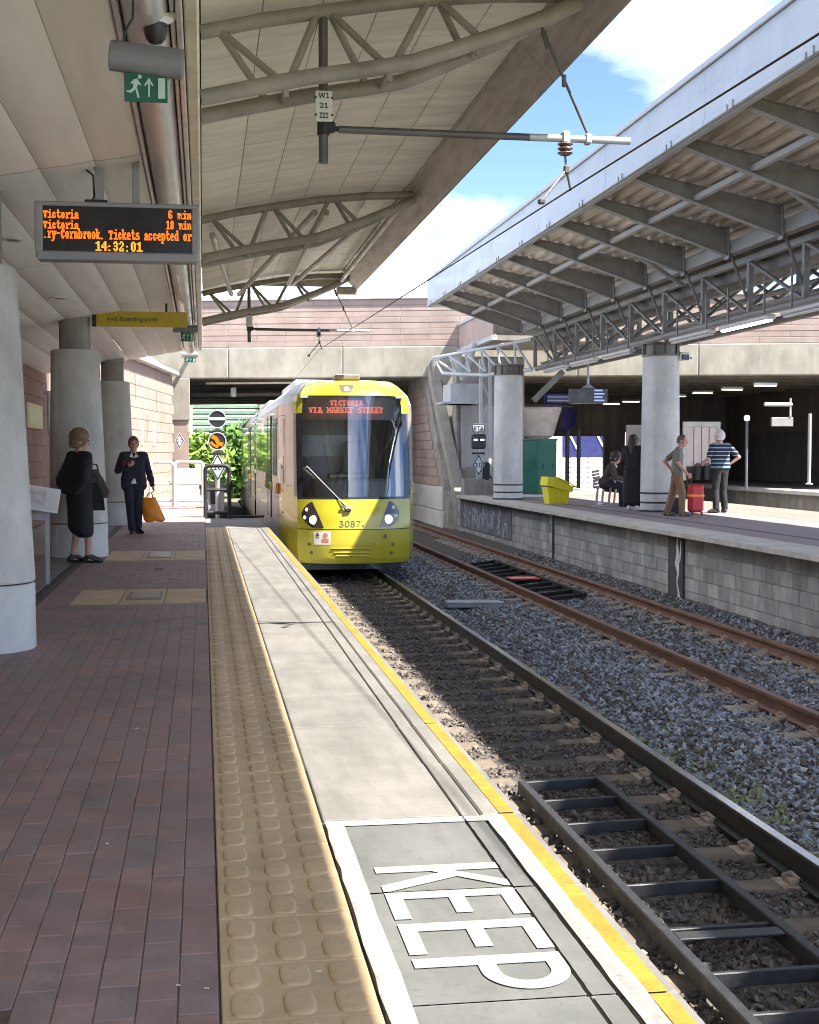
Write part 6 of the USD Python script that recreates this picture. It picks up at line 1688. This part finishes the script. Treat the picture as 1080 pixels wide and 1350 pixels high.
# 1 woman in black by the second column
p = at(106, 742, Z=0)
person('short haired woman in a black jacket and long black skirt beside the second column', p, 1.685, (.80, .60),
       J=dict(elR=(.27, -.10, 1.10), elL=(-.26, -.12, 1.10), wrR=(.13, .19, 1.10), wrL=(-.10, .21, 1.12), anR=(.10, .06, .085), anL=(-.11, -.04, .085), knR=(.095, .06, .49)),
       head_turn=-.55, head_nod=-.12, hair='full', hairm=hair_b, clothes=(('cape', blackc), ('skirt', blackc)), toes={'R': (.55, 1, 0), 'L': (.15, 1, 0)}, shoe=shoeb, nR=(-1, 0, -.2), nL=(1, 0, -.2))
q = at(126, 636, zc=np.dot(p - [0, 0, EYE], FW) - .0)
hb = Thing('handbag', 'dark brown handbag held in the arms of the woman in black', 'bag', q)
brownl = pm('bag_leather', (.075, .042, .035), (.045, .026, .022), r=.5, sc=9)
m_ = MB()
m_.loft([np.array([(q[0] + sx_ * w, q[1] + sy_ * .07, q[2] + z) for sx_, sy_ in ((-1, -1), (1, -1), (1, 1), (-1, 1))]) + [dx, 0, 0] for w, z, dx in ((.10, -.20, .05), (.15, -.12, .03), (.12, .05, -.02), (.07, .17, -.05))])
hb.put('bag_body', m_, brownl, smooth=50)
hb.put('bag_strap', MB().tube([q + [-.10, 0, .14], q + [-.06, -.05, .24], q + [.02, -.05, .23], q + [.05, 0, .10]], .012, 6), brownl)
hb.put('hanging_flap', MB().loft([np.array([(q[0] + sx_ * w + dx, q[1] - .06 + sy_ * .02, q[2] + z) for sx_, sy_ in ((-1, -1), (1, -1), (1, 1), (-1, 1))]) for w, z, dx in ((.09, -.36, .03), (.10, -.15, .0), (.06, .0, -.03))]), blackc)
# 2 person with orange bag
p = at(177, 703.5, Z=0)
person('person with receding hair in a navy suit and white collar facing the camera', p, 1.685, (.12, -1),
       J=dict(elR=(.28, -.02, 1.13), wrR=(.10, .24, 1.22), elL=(-.27, -.02, 1.11), wrL=(-.33, .05, .86), anR=(.045, .05, .085), anL=(-.07, -.02, .085), knR=(.07, .05, .49), knL=(-.08, .0, .49)),
       hair='short', hairm=hair_g, skin=SKIN2, width=1.0, head_turn=.1, clothes=(('jacket', navy), ('trousers', navy), ('collar', whitec), ('tie_tail', whitec)), toes={'R': (.1, 1, 0), 'L': (-.5, 1, 0)}, shoe=shoeb, nR=(-.3, .2, 1), nL=(1, 0, 0))
zc2 = np.dot(p - [0, 0, EYE], FW)
q = at(199, 660, zc=zc2)
ob = Thing('carrier_bag', 'bright orange carrier bag hanging from the hand of the navy suited person', 'bag', q)
om = pm('orange_plastic', (.80, .26, .02), (.62, .18, .012), r=.45, sc=4, bump=.3, bs=9)
rings = []
for z, w, d, dx in ((.0, .10, .02, -.02), (-.06, .13, .05, -.02), (-.25, .17, .09, .02), (-.38, .19, .09, .06), (-.42, .15, .07, .06)):
    th = np.linspace(0, 2 * np.pi, 20, endpoint=False)
    rings.append(np.stack([q[0] + dx + w * np.sign(np.cos(th)) * np.abs(np.cos(th)) ** .7, q[1] + d * np.sin(th) * (1 + .3 * np.sin(th * 3 + z * 20)), np.full(20, q[2] + z + .05) + .012 * np.sin(th * 4)], 1))
ob.put('bag_body', MB().loft(rings), om, smooth=40)
ob.put('bag_handle', MB().tube([q + [-.08, 0, .04], q + [-.04, 0, .13], q + [.01, 0, .14], q + [.04, 0, .04]], .014, 6), om)
q = at(164, 611, zc=zc2 - .32)
ph = Thing('phone', 'small dark phone held at the chest of the navy suited person', 'phone', q)
ph.put('phone_body', MB().box(q, (.075, .012, .14), .005, R=np.array([[1, 0, 0], [0, .8, -.6], [0, .6, .8]])), pm('phone_case', (.10, .03, .03), r=.4))
# 3 man in olive T-shirt
p = at(892, 680.5, Z=RZ)
person('man in olive T-shirt and tan trousers before the thick column, hand on his back', p, 1.66, (.93, -.36),
       J=dict(head=(0, .10, 1.585), neck=(0, .045, 1.44), chest=(0, .03, 1.27), shR=(.185, .03, 1.39), shL=(-.185, .03, 1.39), elR=(.25, .03, 1.12), wrR=(.20, .22, .90), elL=(-.20, -.26, 1.16), wrL=(-.16, -.10, .95),
              anR=(.10, .12, .085), anL=(-.10, -.20, .085), knR=(.10, .12, .49), knL=(-.10, -.08, .49)),
       hair='thin', hairm=hair_g, skin=SKIN2, head_nod=-.18, width=1.12, clothes=(('tshirt', olive), ('trousers', tan)), shoe=pm('shoe_grey', (.10, .09, .085), r=.7), nR=(-1, 0, 0), nL=(0, 1, 0))
# 4 man in striped polo
p = at(949, 676, Z=RZ)
person('white haired man in a navy striped polo shirt and black trousers, back to the camera', p, 1.76, (-.22, .97),
       J=dict(elR=(.40, -.10, 1.17), wrR=(.20, .02, 1.00), elL=(-.27, .03, 1.13), wrL=(-.24, .25, 1.06), anR=(.13, .02, .085), anL=(-.11, -.03, .085)),
       hair='short', hairm=hair_w, skin=SKIN, width=1.18, head_turn=.35, clothes=(('tshirt', polo), ('trousers', blackc)), toes={'R': (.3, 1, 0), 'L': (-1.2, .25, 0)}, shoe=shoeb, nR=(-1, .3, 0), nL=(1, 0, 0))
# 5 seated person
sp_ = Bp(.05, .12, 0)
person('seated person with dark hair in a brown top on the far platform bench', sp_, 1.70, (.92, -.38),
       J=dict(pelvis=(0, -.02, .55), waist=(0, .06, .68), chest=(0, .14, .87), neck=(0, .22, 1.03), head=(0, .29, 1.18), shR=(.18, .18, 1.0), shL=(-.18, .18, 1.0), elR=(.22, .26, .73), elL=(-.22, .26, .73), wrR=(.08, .46, .66), wrL=(-.08, .46, .66),
              hipR=(.09, .0, .53), hipL=(-.09, 0, .53), knR=(.10, .42, .52), knL=(-.10, .42, .52), anR=(.10, .46, .085), anL=(-.10, .42, .085)),
       hair='full', hairm=hair_d, head_nod=-.25, sit=True, clothes=(('shirt', pm('brown_top', (.07, .045, .038), r=.9)), ('trousers', blackc), ('collar', whitec)), shoe=shoeb, nR=(-1, 0, 0), nL=(1, 0, 0))
# 6 standing woman in long black coat
p = at(835, 672.5, Z=RZ)
person('woman in a long black coat and white shoes, half hidden by the thick column', p, 1.68, (.6, .8),
       J=dict(wrR=(.12, .20, 1.05), wrL=(-.12, .20, 1.05)), hair='long', hairm=hair_d, head_turn=-.5, clothes=(('coat', blackc),), shoe=whitec, nR=(-1, 0, 0), nL=(1, 0, 0))
# luggage
q = at(917, 678.5, Z=RZ); x, y, z = q
sc_ = Thing('suitcase', 'red suitcase with an orange band standing between the two men', 'suitcase', q)
redm = pm('suitcase_red', (.52, .025, .03), (.42, .018, .022), r=.5, sc=4)
cs = sc_.put('case_body', MB().box((x, y, z + .34), (.30, .24, .58), .05), redm)
sc_.put('orange_band', MB().box((x, y, z + .40), (.306, .246, .07), .02), pm('band_orange', (.95, .30, .05), r=.5), parent=cs)
sc_.put('pull_handle', MB().tube([(x - .09, y, z + .62), (x - .13, y, z + .82), (x - .20, y, z + .83), (x - .19, y, z + .62)], .013, 8), blacksteel)
for s in (-1, 1): sc_.put('castor', MB().tube([(x + s * .1, y - .06, z + .028), (x + s * .1 + .025, y - .06, z + .028)], .028, 12), black)
q = at(899, 679, Z=RZ); q[1] += .35; x, y, z = q
hl = Thing('holdall', 'dark holdall bag on the ground beside the red suitcase', 'bag', q)
hl.put('bag_body', MB().box((x, y, z + .18), (.34, .28, .34), .09), pm('holdall_cloth', (.035, .032, .038), r=.85), smooth=50)
hl.put('bag_handle', MB().tube([(x - .08, y, z + .33), (x - .05, y, z + .43), (x + .05, y, z + .43), (x + .08, y, z + .33)], .014, 8), black)
